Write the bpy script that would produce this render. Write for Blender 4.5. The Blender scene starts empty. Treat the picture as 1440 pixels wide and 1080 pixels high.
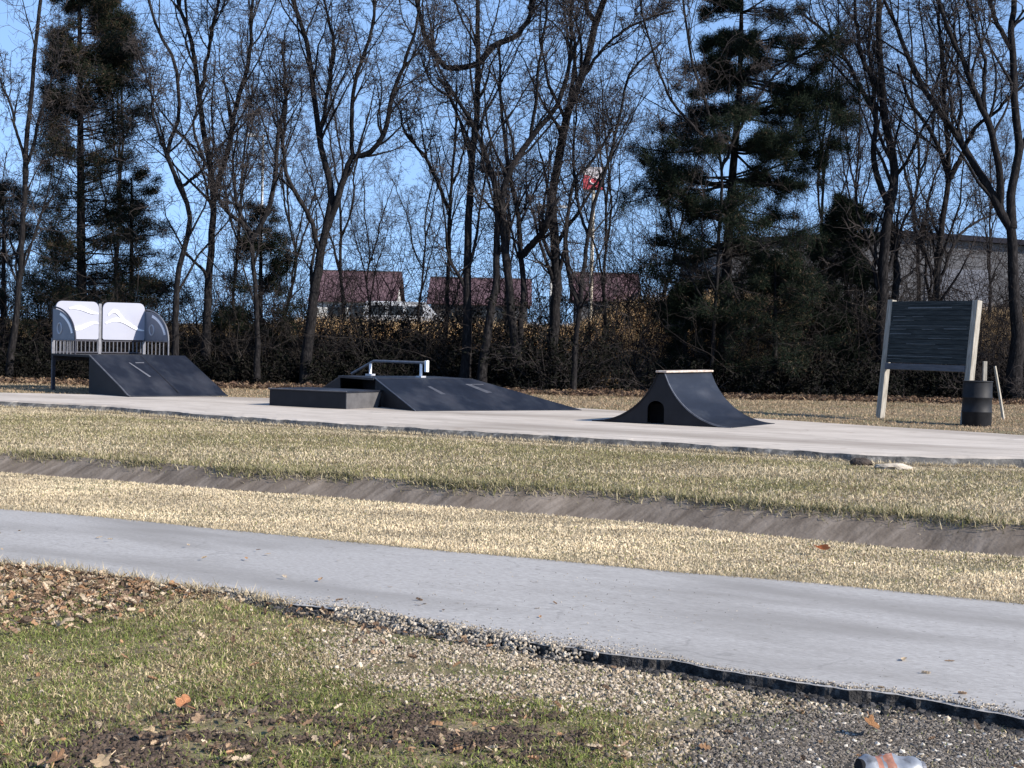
import bpy, bmesh, math, random
import numpy as np
from mathutils import Matrix, Vector

SC = bpy.context.scene
COL = SC.collection
rnd = random.Random(7)
NR = np.random.default_rng(11)

# ------------------------------------------------------------------ camera
W0, H0, FPX = 1440.0, 1080.0, 2200.0
EYE = 1.65
ROLL = math.radians(1.2)
PITCH = math.atan(65.0 / FPX)
R0 = Vector((1, 0, 0)); F = Vector((0, math.cos(PITCH), -math.sin(PITCH))); U0 = Vector((0, math.sin(PITCH), math.cos(PITCH)))
CR = R0 * math.cos(ROLL) + U0 * math.sin(ROLL)
CU = -R0 * math.sin(ROLL) + U0 * math.cos(ROLL)
cam_d = bpy.data.cameras.new('camera')
cam = bpy.data.objects.new('camera', cam_d); COL.objects.link(cam)
m = Matrix((CR, CU, -F)).transposed().to_4x4(); m.translation = Vector((0, 0, EYE))
cam.matrix_world = m
cam_d.sensor_width = 36.0; cam_d.lens = 36.0 * FPX / W0
cam_d.clip_start = 0.1; cam_d.clip_end = 3000
SC.camera = cam

# ------------------------------------------------------------------ light
SUN_AZ = (0.866, -0.5); SUN_EL = math.radians(30)
sd = Vector((SUN_AZ[0] * math.cos(SUN_EL), SUN_AZ[1] * math.cos(SUN_EL), math.sin(SUN_EL))).normalized()
sun_d = bpy.data.lights.new('sun', 'SUN'); sun_d.energy = 5.0; sun_d.angle = math.radians(0.5); sun_d.color = (1.0, 0.93, 0.84)
sun = bpy.data.objects.new('sun', sun_d); COL.objects.link(sun)
sun.rotation_euler = sd.to_track_quat('Z', 'Y').to_euler(); sun.location = (20, -5, 30)
w = bpy.data.worlds.new('World'); SC.world = w; w.use_nodes = True
nt = w.node_tree; nt.nodes.clear()
sky = nt.nodes.new('ShaderNodeTexSky'); sky.sky_type = 'NISHITA'; sky.sun_disc = False
sky.sun_elevation = SUN_EL; sky.sun_rotation = math.atan2(SUN_AZ[0], SUN_AZ[1])
sky.air_density = 1.2; sky.dust_density = 0.1; sky.ozone_density = 2.2; sky.altitude = 300
bg = nt.nodes.new('ShaderNodeBackground'); bg.inputs['Strength'].default_value = 0.125
wo = nt.nodes.new('ShaderNodeOutputWorld')
tcw = nt.nodes.new('ShaderNodeTexCoord'); vm = nt.nodes.new('ShaderNodeVectorMath'); vm.operation = 'MULTIPLY_ADD'
vm.inputs[1].default_value = (1, 1, .8); vm.inputs[2].default_value = (0, 0, .24)
vn = nt.nodes.new('ShaderNodeVectorMath'); vn.operation = 'NORMALIZE'
nt.links.new(tcw.outputs['Generated'], vm.inputs[0]); nt.links.new(vm.outputs[0], vn.inputs[0]); nt.links.new(vn.outputs[0], sky.inputs['Vector'])
sk = nt.nodes.new('ShaderNodeMix'); sk.data_type = 'RGBA'; sk.blend_type = 'MULTIPLY'; sk.inputs['Factor'].default_value = 1.0; sk.inputs['B'].default_value = (1.0, 1.04, 1.15, 1)
nt.links.new(sky.outputs[0], sk.inputs['A']); nt.links.new(sk.outputs['Result'], bg.inputs['Color']); nt.links.new(bg.outputs[0], wo.inputs['Surface'])
SC.view_settings.view_transform = 'Standard'; SC.view_settings.look = 'None'
SC.view_settings.exposure = 0.84; SC.view_settings.gamma = 1.0

# ------------------------------------------------------------------ helpers
def ray(px, py):
    return F + CR * ((px - 720) / FPX) + CU * ((540 - py) / FPX)
def ground(px, py, z=0.0):
    r = ray(px, py); t = (z - EYE) / r.z
    return Vector((r.x * t, r.y * t, z))
def at(px, py, d):
    r = ray(px, py); t = d / r.y
    return Vector((r.x * t, d, EYE + r.z * t))

def hash2(i, j, s):
    n = (i * 374761393 + j * 668265263 + s * 974634777) & 0xffffffff
    n = ((n ^ (n >> 13)) * 1274126177) & 0xffffffff
    n = n ^ (n >> 16)
    return (n & 0xffff) / 65535.0
def vnoise(x, y, scale=1.0, seed=0, octaves=3):
    x = np.asarray(x, float) * scale; y = np.asarray(y, float) * scale
    out = np.zeros_like(x); amp = 1.0; tot = 0
    for o in range(octaves):
        xi = np.floor(x).astype(np.int64); yi = np.floor(y).astype(np.int64)
        fx = x - xi; fy = y - yi; fx = fx * fx * (3 - 2 * fx); fy = fy * fy * (3 - 2 * fy)
        a = hash2(xi, yi, seed + o); b = hash2(xi + 1, yi, seed + o); c = hash2(xi, yi + 1, seed + o); d = hash2(xi + 1, yi + 1, seed + o)
        out += amp * ((a * (1 - fx) + b * fx) * (1 - fy) + (c * (1 - fx) + d * fx) * fy)
        tot += amp; amp *= 0.5; x = x * 2.03 + 7.1; y = y * 2.03 + 3.3
    return out / tot
def sstep(a, b, x):
    t = np.clip((np.asarray(x, float) - a) / (b - a), 0, 1); return t * t * (3 - 2 * t)

def raw_mesh(name, V, faces, mats, parent=None, tint=None, smooth=False, mat_idx=None):
    """faces: list of int arrays (n,k)"""
    V = np.ascontiguousarray(V, np.float32)
    me = bpy.data.meshes.new(name)
    me.vertices.add(len(V)); me.vertices.foreach_set('co', V.ravel())
    loops = np.concatenate([f.ravel() for f in faces]).astype(np.int32)
    tot = np.concatenate([np.full(len(f), f.shape[1], np.int32) for f in faces])
    start = np.concatenate([[0], np.cumsum(tot)[:-1]]).astype(np.int32)
    me.loops.add(len(loops)); me.loops.foreach_set('vertex_index', loops)
    me.polygons.add(len(tot)); me.polygons.foreach_set('loop_start', start); me.polygons.foreach_set('loop_total', tot)
    if not isinstance(mats, (list, tuple)): mats = [mats]
    for mm in mats: me.materials.append(mm)
    if mat_idx is not None: me.polygons.foreach_set('material_index', np.asarray(mat_idx, np.int32))
    me.update(calc_edges=True)
    me.polygons.foreach_set('use_smooth', np.full(len(tot), smooth, bool))
    if tint is not None:
        a = me.attributes.new('tint', 'FLOAT_COLOR', 'POINT')
        c = np.ones((len(V), 4), np.float32); c[:, :3] = tint; a.data.foreach_set('color', c.ravel())
    me.validate()
    o = bpy.data.objects.new(name, me); COL.objects.link(o)
    if parent is not None: o.parent = parent
    return o

def thing(name, label, cat, loc=(0, 0, 0), rz=0.0, group=None, rot=None):
    o = bpy.data.objects.new(name, None); COL.objects.link(o)
    o.location = loc; o.rotation_euler = rot if rot else (0, 0, rz); o.empty_display_size = 0.3
    tag(o, label, cat, group); return o
def tag(o, label, cat=None, group=None, kind=None):
    if label: o['label'] = label
    if cat: o['category'] = cat
    if group: o['group'] = group
    if kind: o['kind'] = kind
    return o
def struct(o, kind='structure'):
    o['kind'] = kind; return o

class MB:
    """collects simple solids, builds one mesh object"""
    def __init__(s): s.bm = bmesh.new()
    def hexa(s, p):   # 8 points: bottom 4 ccw, top 4
        v = [s.bm.verts.new(q) for q in p]
        for f in ((3, 2, 1, 0), (4, 5, 6, 7), (0, 1, 5, 4), (1, 2, 6, 5), (2, 3, 7, 6), (3, 0, 4, 7)):
            s.bm.faces.new([v[i] for i in f])
        return s
    def box(s, x0, x1, y0, y1, z0, z1):
        return s.hexa([(x0, y0, z0), (x1, y0, z0), (x1, y1, z0), (x0, y1, z0), (x0, y0, z1), (x1, y0, z1), (x1, y1, z1), (x0, y1, z1)])
    def prism(s, prof, fn):  # prof list of 2d points; fn(p, side) -> 3d for side 0/1
        a = [s.bm.verts.new(fn(p, 0)) for p in prof]; b = [s.bm.verts.new(fn(p, 1)) for p in prof]
        n = len(prof)
        s.bm.faces.new(a[::-1]); s.bm.faces.new(b)
        for i in range(n):
            s.bm.faces.new([a[i], a[(i + 1) % n], b[(i + 1) % n], b[i]])
        return s
    def strip(s, prof, fn):   # open surface
        a = [s.bm.verts.new(fn(p, 0)) for p in prof]; b = [s.bm.verts.new(fn(p, 1)) for p in prof]
        for i in range(len(prof) - 1): s.bm.faces.new([a[i], a[i + 1], b[i + 1], b[i]])
        return s
    def tube(s, pts, r, sides=8, caps=True):
        pts = [Vector(p) for p in pts]; n = len(pts)
        rr = r if isinstance(r, (list, tuple)) else [r] * n
        rings = []; ref = None
        for i, p in enumerate(pts):
            t = (pts[min(i + 1, n - 1)] - pts[max(i - 1, 0)]).normalized()
            if ref is None:
                ref = t.cross(Vector((0, 0, 1)) if abs(t.z) < .9 else Vector((1, 0, 0))).normalized()
            u = (ref - t * ref.dot(t)).normalized(); ref = u; v = t.cross(u)
            rings.append([s.bm.verts.new(p + (u * math.cos(2 * math.pi * k / sides) + v * math.sin(2 * math.pi * k / sides)) * rr[i]) for k in range(sides)])
        for i in range(n - 1):
            for k in range(sides):
                s.bm.faces.new([rings[i][k], rings[i][(k + 1) % sides], rings[i + 1][(k + 1) % sides], rings[i + 1][k]])
        if caps: s.bm.faces.new(rings[0][::-1]); s.bm.faces.new(rings[-1])
        return s
    def lathe(s, prof, sides=28, cx=0, cy=0):
        rings = [[s.bm.verts.new((cx + r * math.cos(2 * math.pi * k / sides), cy + r * math.sin(2 * math.pi * k / sides), z)) for k in range(sides)] for r, z in prof]
        for i in range(len(prof) - 1):
            for k in range(sides):
                s.bm.faces.new([rings[i][k], rings[i][(k + 1) % sides], rings[i + 1][(k + 1) % sides], rings[i + 1][k]])
        return s
    def build(s, name, mat, parent=None, bevel=0.0, smooth=False):
        bmesh.ops.recalc_face_normals(s.bm, faces=s.bm.faces[:])
        if bevel > 0:
            bmesh.ops.bevel(s.bm, geom=s.bm.edges[:], offset=bevel, segments=2, affect='EDGES', profile=0.5)
        me = bpy.data.meshes.new(name); s.bm.to_mesh(me); s.bm.free()
        for mm in (mat if isinstance(mat, (list, tuple)) else [mat]): me.materials.append(mm)
        if smooth:
            for p in me.polygons: p.use_smooth = True
            try: me.set_sharp_from_angle(angle=math.radians(40))
            except Exception: pass
        o = bpy.data.objects.new(name, me); COL.objects.link(o)
        if parent is not None: o.parent = parent
        return o

# ------------------------------------------------------------------ materials
def new_mat(name):
    mt = bpy.data.materials.new(name); mt.use_nodes = True
    n = mt.node_tree.nodes; return mt, n, mt.node_tree.links, n['Principled BSDF']
def noise_mat(name, stops, scale=6.0, rough=0.8, detail=8, stretch=(1, 1, 1), bump=0.0, bump_scale=None, spec=0.3, metal=0.0, scale2=None, mix2=None, rot=None):
    """stops: [(pos, (r,g,b)), ...] over fractal noise in object space; optional second larger noise mixed towards colour mix2"""
    mt, n, l, b = new_mat(name)
    tc = n.new('ShaderNodeTexCoord'); mp = n.new('ShaderNodeMapping'); mp.vector_type = 'TEXTURE'; mp.inputs['Scale'].default_value = tuple(1.0 / k for k in stretch)
    if rot: mp.inputs['Rotation'].default_value = rot
    l.new(tc.outputs['Object'], mp.inputs['Vector'])
    nz = n.new('ShaderNodeTexNoise'); nz.inputs['Scale'].default_value = scale; nz.inputs['Detail'].default_value = detail; nz.inputs['Roughness'].default_value = .65
    l.new(mp.outputs[0], nz.inputs['Vector'])
    cr = n.new('ShaderNodeValToRGB'); el = cr.color_ramp.elements
    el[0].position = stops[0][0]; el[0].color = (*stops[0][1], 1)
    el[1].position = stops[-1][0]; el[1].color = (*stops[-1][1], 1)
    for p, c in stops[1:-1]:
        e = el.new(p); e.color = (*c, 1)
    l.new(nz.outputs['Fac'], cr.inputs['Fac'])
    out = cr.outputs['Color']
    if mix2:
        n2 = n.new('ShaderNodeTexNoise'); n2.inputs['Scale'].default_value = scale2; n2.inputs['Detail'].default_value = 5
        l.new(mp.outputs[0], n2.inputs['Vector'])
        r2 = n.new('ShaderNodeMapRange'); r2.inputs[1].default_value = mix2[1]; r2.inputs[2].default_value = mix2[2]; r2.inputs[4].default_value = mix2[3]
        l.new(n2.outputs['Fac'], r2.inputs[0])
        mx = n.new('ShaderNodeMix'); mx.data_type = 'RGBA'
        l.new(r2.outputs[0], mx.inputs['Factor']); l.new(out, mx.inputs['A']); mx.inputs['B'].default_value = (*mix2[0], 1)
        out = mx.outputs['Result']
    l.new(out, b.inputs['Base Color'])
    b.inputs['Roughness'].default_value = rough; b.inputs['Specular IOR Level'].default_value = spec; b.inputs['Metallic'].default_value = metal
    if bump:
        nb = n.new('ShaderNodeTexNoise'); nb.inputs['Scale'].default_value = bump_scale or scale * 4; nb.inputs['Detail'].default_value = 6
        l.new(tc.outputs['Object'], nb.inputs['Vector'])
        bp = n.new('ShaderNodeBump'); bp.inputs['Strength'].default_value = bump; bp.inputs['Distance'].default_value = 0.02
        l.new(nb.outputs['Fac'], bp.inputs['Height']); l.new(bp.outputs[0], b.inputs['Normal'])
    return mt
def tint_mat(name, rough=0.75, spec=0.2, trans=0.0):
    mt, n, l, b = new_mat(name)
    a = n.new('ShaderNodeAttribute'); a.attribute_name = 'tint'
    l.new(a.outputs['Color'], b.inputs['Base Color'])
    b.inputs['Roughness'].default_value = rough; b.inputs['Specular IOR Level'].default_value = spec
    if trans > 0:
        t = n.new('ShaderNodeBsdfTranslucent'); l.new(a.outputs['Color'], t.inputs['Color'])
        ms = n.new('ShaderNodeMixShader'); ms.inputs[0].default_value = trans
        l.new(b.outputs[0], ms.inputs[1]); l.new(t.outputs[0], ms.inputs[2]); l.new(ms.outputs[0], n['Material Output'].inputs['Surface'])
    return mt

M = {}
M['soil'] = noise_mat('soil_thatch', [(.3, (.075, .055, .035)), (.5, (.17, .13, .075)), (.7, (.30, .24, .14))], 9, .95, bump=.6, scale2=.8, mix2=((.09, .10, .035), .45, .65, .6))
M['asphalt'] = noise_mat('weathered_asphalt', [(.3, (.23, .218, .203)), (.5, (.315, .301, .283)), (.7, (.405, .388, .366))], 55, .9, stretch=(.45, 1.6, 1), rot=(0, 0, -.55), bump=.12, bump_scale=160, scale2=.9, mix2=((.20, .188, .172), .46, .70, .85))
def weather(mt, crack_scale, crack_w, dust, speck):
    n = mt.node_tree.nodes; l = mt.node_tree.links; b = n['Principled BSDF']
    src = b.inputs['Base Color'].links[0].from_socket
    tc = n.new('ShaderNodeTexCoord'); nz = n.new('ShaderNodeTexNoise'); nz.inputs['Scale'].default_value = 1.6; nz.inputs['Detail'].default_value = 6
    l.new(tc.outputs['Object'], nz.inputs['Vector'])
    ad = n.new('ShaderNodeVectorMath'); ad.operation = 'MULTIPLY_ADD'; ad.inputs[1].default_value = (.9, .9, .9)
    l.new(nz.outputs['Color'], ad.inputs[0]); l.new(tc.outputs['Object'], ad.inputs[2])
    vo = n.new('ShaderNodeTexVoronoi'); vo.feature = 'DISTANCE_TO_EDGE'; vo.inputs['Scale'].default_value = crack_scale; l.new(ad.outputs[0], vo.inputs['Vector'])
    mr = n.new('ShaderNodeMapRange'); mr.inputs[1].default_value = crack_w * .3; mr.inputs[2].default_value = crack_w; mr.inputs[3].default_value = .22; mr.inputs[4].default_value = 0
    l.new(vo.outputs['Distance'], mr.inputs[0])
    n3 = n.new('ShaderNodeTexNoise'); n3.inputs['Scale'].default_value = .7; l.new(tc.outputs['Object'], n3.inputs['Vector'])
    m3 = n.new('ShaderNodeMapRange'); m3.inputs[1].default_value = .50; m3.inputs[2].default_value = .62; l.new(n3.outputs['Fac'], m3.inputs[0])
    mu = n.new('ShaderNodeMath'); mu.operation = 'MULTIPLY'; l.new(mr.outputs[0], mu.inputs[0]); l.new(m3.outputs[0], mu.inputs[1])
    x1 = n.new('ShaderNodeMix'); x1.data_type = 'RGBA'; l.new(mu.outputs[0], x1.inputs['Factor']); l.new(src, x1.inputs['A']); x1.inputs['B'].default_value = (.07, .065, .06, 1)
    n4 = n.new('ShaderNodeTexNoise'); n4.inputs['Scale'].default_value = speck; n4.inputs['Detail'].default_value = 3; l.new(tc.outputs['Object'], n4.inputs['Vector'])
    m4 = n.new('ShaderNodeMapRange'); m4.inputs[1].default_value = .66; m4.inputs[2].default_value = .74; m4.inputs[4].default_value = .55; l.new(n4.outputs['Fac'], m4.inputs[0])
    x2 = n.new('ShaderNodeMix'); x2.data_type = 'RGBA'; l.new(m4.outputs[0], x2.inputs['Factor']); l.new(x1.outputs['Result'], x2.inputs['A']); x2.inputs['B'].default_value = (*dust, 1)
    l.new(x2.outputs['Result'], b.inputs['Base Color'])
weather(M['asphalt'], .5, .008, (.15, .135, .115), 14.0)
M['tar'] = noise_mat('broken_asphalt_edge', [(.3, (.012, .012, .013)), (.5, (.04, .038, .037)), (.68, (.13, .12, .11))], 18, .95, bump=.9, spec=.04)
M['slab'] = noise_mat('skate_pad_concrete', [(.3, (.33, .287, .243)), (.5, (.43, .379, .323)), (.7, (.51, .453, .39))], 3.0, .9, stretch=(.4, 1.6, 1), rot=(0, 0, -.45), bump=.2, bump_scale=30, scale2=.35, mix2=((.22, .185, .15), .47, .70, .85))
weather(M['slab'], .28, .012, (.25, .20, .16), 3.0)
M['slab_edge'] = noise_mat('skate_pad_edge', [(.35, (.045, .042, .038)), (.55, (.11, .104, .095)), (.7, (.26, .245, .22))], 7, .95, bump=.5)
M['ditch'] = noise_mat('channel_concrete', [(.32, (.085, .066, .050)), (.5, (.15, .122, .096)), (.68, (.22, .184, .150))], 3.2, .95, stretch=(.45, 2.4, 1), rot=(0, 0, .75), bump=.4, bump_scale=22, scale2=.7, mix2=((.085, .066, .05), .5, .7, .6))
M['grass'] = tint_mat('grass_blades', .8, .08, .25)
M['leaf'] = tint_mat('dry_leaves', .95, .03, .25)
M['stone'] = tint_mat('gravel_stones', .9, .2)
M['rock'] = noise_mat('pale_rock', [(.3, (.30, .25, .19)), (.7, (.50, .44, .35))], 8, .9, bump=.6)
M['clod'] = noise_mat('dark_clod', [(.3, (.02, .016, .014)), (.7, (.07, .055, .045))], 12, .95, bump=.8)
M['ramp'] = noise_mat('ramp_surface', [(.3, (.0045, .0055, .0095)), (.5, (.008, .0097, .016)), (.72, (.024, .027, .034))], 3.0, .5, stretch=(1.0, .35, 1), spec=.35, scale2=1.3, mix2=((.05, .05, .058), .55, .72, .5))
M['ramp_dark'] = noise_mat('ramp_panel', [(.3, (.007, .007, .009)), (.7, (.015, .015, .018))], 3, .7, spec=.3)
M['ramp_edge'] = noise_mat('ramp_edge_steel', [(.3, (.10, .10, .11)), (.7, (.2, .2, .21))], 8, .45, metal=.6)
M['inner_shade'] = noise_mat('interior_shade_black', [(.3, (.004, .004, .005)), (.7, (.008, .008, .009))], 3, .9)  # near-black colour standing in for the shade inside hollow things
M['scrape'] = noise_mat('scraped_steel', [(.3, (.28, .28, .3)), (.7, (.55, .55, .57))], 20, .4, metal=.3)
M['coping'] = noise_mat('coping_steel', [(.35, (.34, .24, .175)), (.6, (.56, .50, .44))], 9, .5, metal=.15, stretch=(1, 1, 3))
M['rust'] = noise_mat('rusty_top', [(.35, (.022, .024, .035)), (.65, (.085, .055, .045))], 7, .7)
M['ledge_end'] = noise_mat('grey_ply', [(.3, (.055, .053, .055)), (.7, (.095, .092, .093))], 5, .85)
M['white_panel'] = noise_mat('white_panel', [(.3, (.275, .282, .34)), (.7, (.305, .312, .37))], 2, .5, spec=.4)
M['white'] = noise_mat('white_trim', [(.3, (.84, .84, .86)), (.7, (.9, .9, .91))], 3, .45)
M['grey_panel'] = noise_mat('grey_panel', [(.3, (.13, .145, .18)), (.7, (.18, .195, .23))], 3, .5)
M['emblem'] = noise_mat('emblem_grey', [(.3, (.38, .40, .44)), (.7, (.45, .47, .5))], 6, .5)
M['galv'] = noise_mat('galvanised_steel', [(.3, (.13, .13, .145)), (.7, (.21, .21, .225))], 12, .45, metal=.35)
M['dark_steel'] = noise_mat('dark_steel', [(.3, (.03, .03, .04)), (.7, (.06, .06, .075))], 8, .5, metal=.3)
M['rail'] = noise_mat('rail_steel', [(.3, (.12, .12, .13)), (.7, (.2, .2, .21))], 10, .4, metal=.4)
M['wood_grey'] = noise_mat('weathered_post', [(.3, (.15, .135, .11)), (.5, (.27, .248, .21)), (.7, (.38, .355, .31))], 5, .85, stretch=(6, 6, .6), bump=.3, spec=.2)
M['wood_dark'] = noise_mat('dark_weathered_beam', [(.3, (.06, .062, .07)), (.7, (.13, .13, .14))], 5, .85, stretch=(.6, 6, 6), bump=.3, spec=.2)
M['board'] = noise_mat('dark_board', [(.3, (.010, .013, .0135)), (.5, (.022, .027, .027)), (.72, (.06, .066, .063))], 4, .8, stretch=(.7, 6, 8), bump=.3)
M['letter'] = noise_mat('worn_lettering', [(.3, (.07, .08, .085)), (.7, (.15, .155, .155))], 14, .85, stretch=(1, 1, 2))
M['drum'] = noise_mat('black_drum', [(.3, (.007, .0073, .009)), (.6, (.013, .0135, .016)), (.8, (.03, .03, .03))], 7, .6, spec=.22)
M['stake'] = noise_mat('pale_stake', [(.3, (.25, .225, .185)), (.7, (.42, .385, .32))], 9, .85, stretch=(4, 4, .6))
M['bark'] = noise_mat('dark_bark', [(.3, (.006, .0055, .006)), (.5, (.012, .011, .0115)), (.72, (.042, .038, .037))], 9, .95, stretch=(3, 3, .6), bump=.8, bump_scale=24, spec=.1)
M['bark_pale'] = noise_mat('pale_bark', [(.3, (.05, .043, .04)), (.5, (.10, .088, .08)), (.72, (.2, .18, .16))], 9, .95, stretch=(3, 3, .6), bump=.8, bump_scale=24, spec=.1)
M['twig'] = noise_mat('twig_bark', [(.35, (.016, .0135, .014)), (.65, (.065, .055, .051))], 1.2, .9, spec=.1)
M['twig_pale'] = noise_mat('dead_twig_bark', [(.35, (.10, .083, .074)), (.65, (.24, .205, .18))], 1.2, .9, spec=.1)
M['needle'] = tint_mat('needles', .8, .06)
M['thicket'] = tint_mat('thicket_leaves', .9, .05)

# ------------------------------------------------------------------ ground lay-out (edges as Y(x), metres)
def edge(pxs, z):
    P = sorted([tuple(ground(a, b, z))[:2] for a, b in pxs])
    X = np.array([p[0] for p in P]); Y = np.array([p[1] for p in P])
    s0 = (Y[2] - Y[0]) / (X[2] - X[0]); s1 = (Y[-1] - Y[-3]) / (X[-1] - X[-3])
    def f(x, lo, hi):
        x = np.clip(np.asarray(x, float), lo, hi)
        y = np.interp(x, X, Y)
        y = np.where(x < X[0], Y[0] + s0 * (x - X[0]), y); return np.where(x > X[-1], Y[-1] + s1 * (x - X[-1]), y)
    return f
SLAB_Z = 0.13; PATH_Z = 0.045
e_pn = edge([(0, 788), (75, 797), (130, 803), (250, 820), (320, 830), (400, 843), (480, 856), (540, 866), (600, 877), (700, 895), (800, 913), (960, 936), (1080, 952), (1200, 970), (1300, 986), (1440, 1010)], PATH_Z)
e_pf = edge([(0, 715), (160, 728), (320, 744), (480, 760.5), (640, 776), (800, 790), (960, 805), (1120, 818), (1280, 834), (1440, 850)], PATH_Z)
e_dn = edge([(0, 664), (160, 677), (320, 689), (480, 700.5), (640, 715), (800, 727), (960, 741), (1120, 758), (1280, 772), (1440, 784)], 0.0)
e_df = edge([(0, 638), (160, 647), (320, 660), (480, 669.5), (640, 682), (800, 690), (960, 701), (1120, 715), (1280, 727), (1440, 741)], 0.0)
e_sn = edge([(0, 563), (160, 571), (320, 583), (480, 594), (640, 603), (800, 612), (960, 621), (1120, 631), (1200, 637), (1320, 641), (1440, 644)], SLAB_Z)
e_sf = edge([(0, 552), (320, 558), (560, 565), (800, 573), (960, 583), (1090, 590), (1300, 603), (1440, 612)], SLAB_Z)
def fine_edge(x, a, s, seed):
    k = vnoise(x, np.asarray(x) * 0, s, seed, 2); return a * np.clip(k - .45, 0, 1) * 2
def ramp_noise(x, a, s, seed): return (vnoise(x, np.asarray(x) * 0, s, seed, 3) - .5) * 2 * a
Ypn = lambda x: e_pn(x, -7, 4.5) + ramp_noise(x, .05, 2.2, 3) + fine_edge(x, .10, 2.7, 13) + ramp_noise(x, .018, 17.0, 14) + ramp_noise(x, .008, 45.0, 15)
Ypf = lambda x: e_pf(x, -9, 6) + ramp_noise(x, .03, 1.5, 4)
Ydn = lambda x: e_dn(x, -10, 9) + ramp_noise(x, .05, 1.2, 5)
Ydf = lambda x: e_df(x, -11, 9) + ramp_noise(x, .10, 1.0, 6)
Ysn = lambda x: e_sn(x, -15, 11) + ramp_noise(x, .10, .9, 8) + fine_edge(x, .12, 3.0, 18)
Ysf = lambda x: e_sf(x, -16, 13) + ramp_noise(x, .15, .6, 9)
Y_WOOD = 44.5
def rise(x, y):
    h = 1.65 + 0.85 * sstep(2, 8, np.asarray(x) * 66.0 / np.maximum(np.asarray(y), 40))
    return 0.10 + (h - .1) * sstep(50.5, 62, y)
def ditch_prof(t):
    t = np.asarray(t, float)
    return -0.55 * np.interp(t, [0, .32, .5, .58, 1], [0, .95, 1.0, .93, 0])
def zground(x, y):
    x = np.asarray(x, float); y = np.asarray(y, float)
    dn, df, sn, sf = Ydn(x), Ydf(x), Ysn(x), Ysf(x)
    t = (y - dn) / np.maximum(df - dn, .1)
    z = np.where((t > 0) & (t < 1), ditch_prof(t), 0.0)
    z = np.where(t >= 1, 0.06 * sstep(0, 1, (y - df) / np.maximum(sn - df, .5)) * 0, z)
    z = np.where(y > sf - .4, 0.10 * sstep(-.4, 0, y - sf), z)
    z = np.where(y > 50, rise(x, y), z)
    dpn = Ypn(x) - y; z = z - .025 * sstep(-1.6, -.4, x) * sstep(.22, .05, dpn) * (dpn > -.05)
    und = (vnoise(x, y, .9, 21, 2) - .5) * .03
    z = z + np.where((y < Ypn(x) - .15) | ((y > Ypf(x) + .3) & (y < dn - .3)) | ((y > df + .3) & (y < sn - .3)) | (y > sf + .3), und, 0)
    return z

def build_ground():
    xs = np.concatenate([[-900, -300, -120, -60], np.arange(-32, 32.01, .25), [60, 120, 300, 900]])
    e = [lambda x: x * 0 - 40.0, lambda x: x * 0 + 3.0, lambda x: Ypn(x) - .1, Ypn, lambda x: Ypn(x) + .12, lambda x: Ypf(x) - .12, Ypf, Ydn, Ydf, Ysn, lambda x: Ysf(x) - .4, Ysf, lambda x: x * 0 + 50, lambda x: x * 0 + 67, lambda x: x * 0 + 150, lambda x: x * 0 + 1500]
    nseg = [2, 40, 2, 2, 4, 2, 14, 16, 20, 6, 3, 14, 12, 8, 4]
    rows = []; prev = e[0](xs)
    for k in range(len(nseg)):
        nxt = np.maximum(e[k + 1](xs), prev + .05)
        for i in range(nseg[k]): rows.append(prev + (nxt - prev) * i / nseg[k])
        prev = nxt
    rows.append(prev)
    Yv = np.array(rows); Xv = np.broadcast_to(xs, Yv.shape)
    Z = zground(Xv, Yv)
    # cut a shallow bed under the path and the pad
    inp = (Yv > Ypn(Xv) + .05) & (Yv < Ypf(Xv) - .05); Z = np.where(inp, -.02, Z)
    ins = (Yv > Ysn(Xv) + .05) & (Yv < Ysf(Xv) - .1); Z = np.where(ins, np.minimum(Z, .03), Z)
    V = np.stack([Xv, Yv, Z], -1).reshape(-1, 3); r, c = Yv.shape
    idx = np.arange(r * c).reshape(r, c)
    Q = np.stack([idx[:-1, :-1], idx[:-1, 1:], idx[1:, 1:], idx[1:, :-1]], -1).reshape(-1, 4)
    struct(raw_mesh('ground', V, [Q], M['soil'], smooth=True))
build_ground()

def sheet(name, xs, fa, fb, ztop, mat, edgemat, nrow, skirt=.25, ragged=0.0, bank=0.0, crumble=0):
    Ya = fa(xs); Yb = fb(xs); R_ = []
    top = [Ya + (Yb - Ya) * t for t in np.concatenate([[0, .02], np.linspace(.08, 1, nrow - 1)])]
    zs = []
    for i, yv in enumerate(top):
        z = np.full(len(xs), ztop) + (vnoise(xs, yv, .4, 31, 2) - .5) * .012
        if i == 0 and ragged: z = z - (.3 + .7 * vnoise(xs, xs * 0, 9, 33, 3)) * ragged
        if bank == 0: z = z - .030 * sstep(-.2, -2.2, xs) * (1 - i / len(top)) 
        zs.append(z)
    rows = [Ya - bank - (vnoise(xs, xs * 0, 5, 35, 3)) * crumble] + top + [Yb + bank * .3]
    zz = [np.full(len(xs), ztop - skirt)] + zs + [np.full(len(xs), ztop - skirt)]
    Yv = np.array(rows); Zv = np.array(zz); Xv = np.broadcast_to(xs, Yv.shape)
    V = np.stack([Xv, Yv, Zv], -1).reshape(-1, 3); r, c = Yv.shape
    idx = np.arange(r * c).reshape(r, c)
    Q = np.stack([idx[:-1, :-1], idx[:-1, 1:], idx[1:, 1:], idx[1:, :-1]], -1).reshape(-1, 4)
    mi = np.zeros((r - 1, c - 1), int); mi[0] = 1; mi[-1] = 1
    return struct(raw_mesh(name, V, [Q], [mat, edgemat], mat_idx=mi.ravel()))
sheet('path', np.arange(-14, 12, .02), Ypn, Ypf, PATH_Z, M['asphalt'], M['tar'], 10, .16, ragged=.012, bank=.0, crumble=.05)
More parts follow.
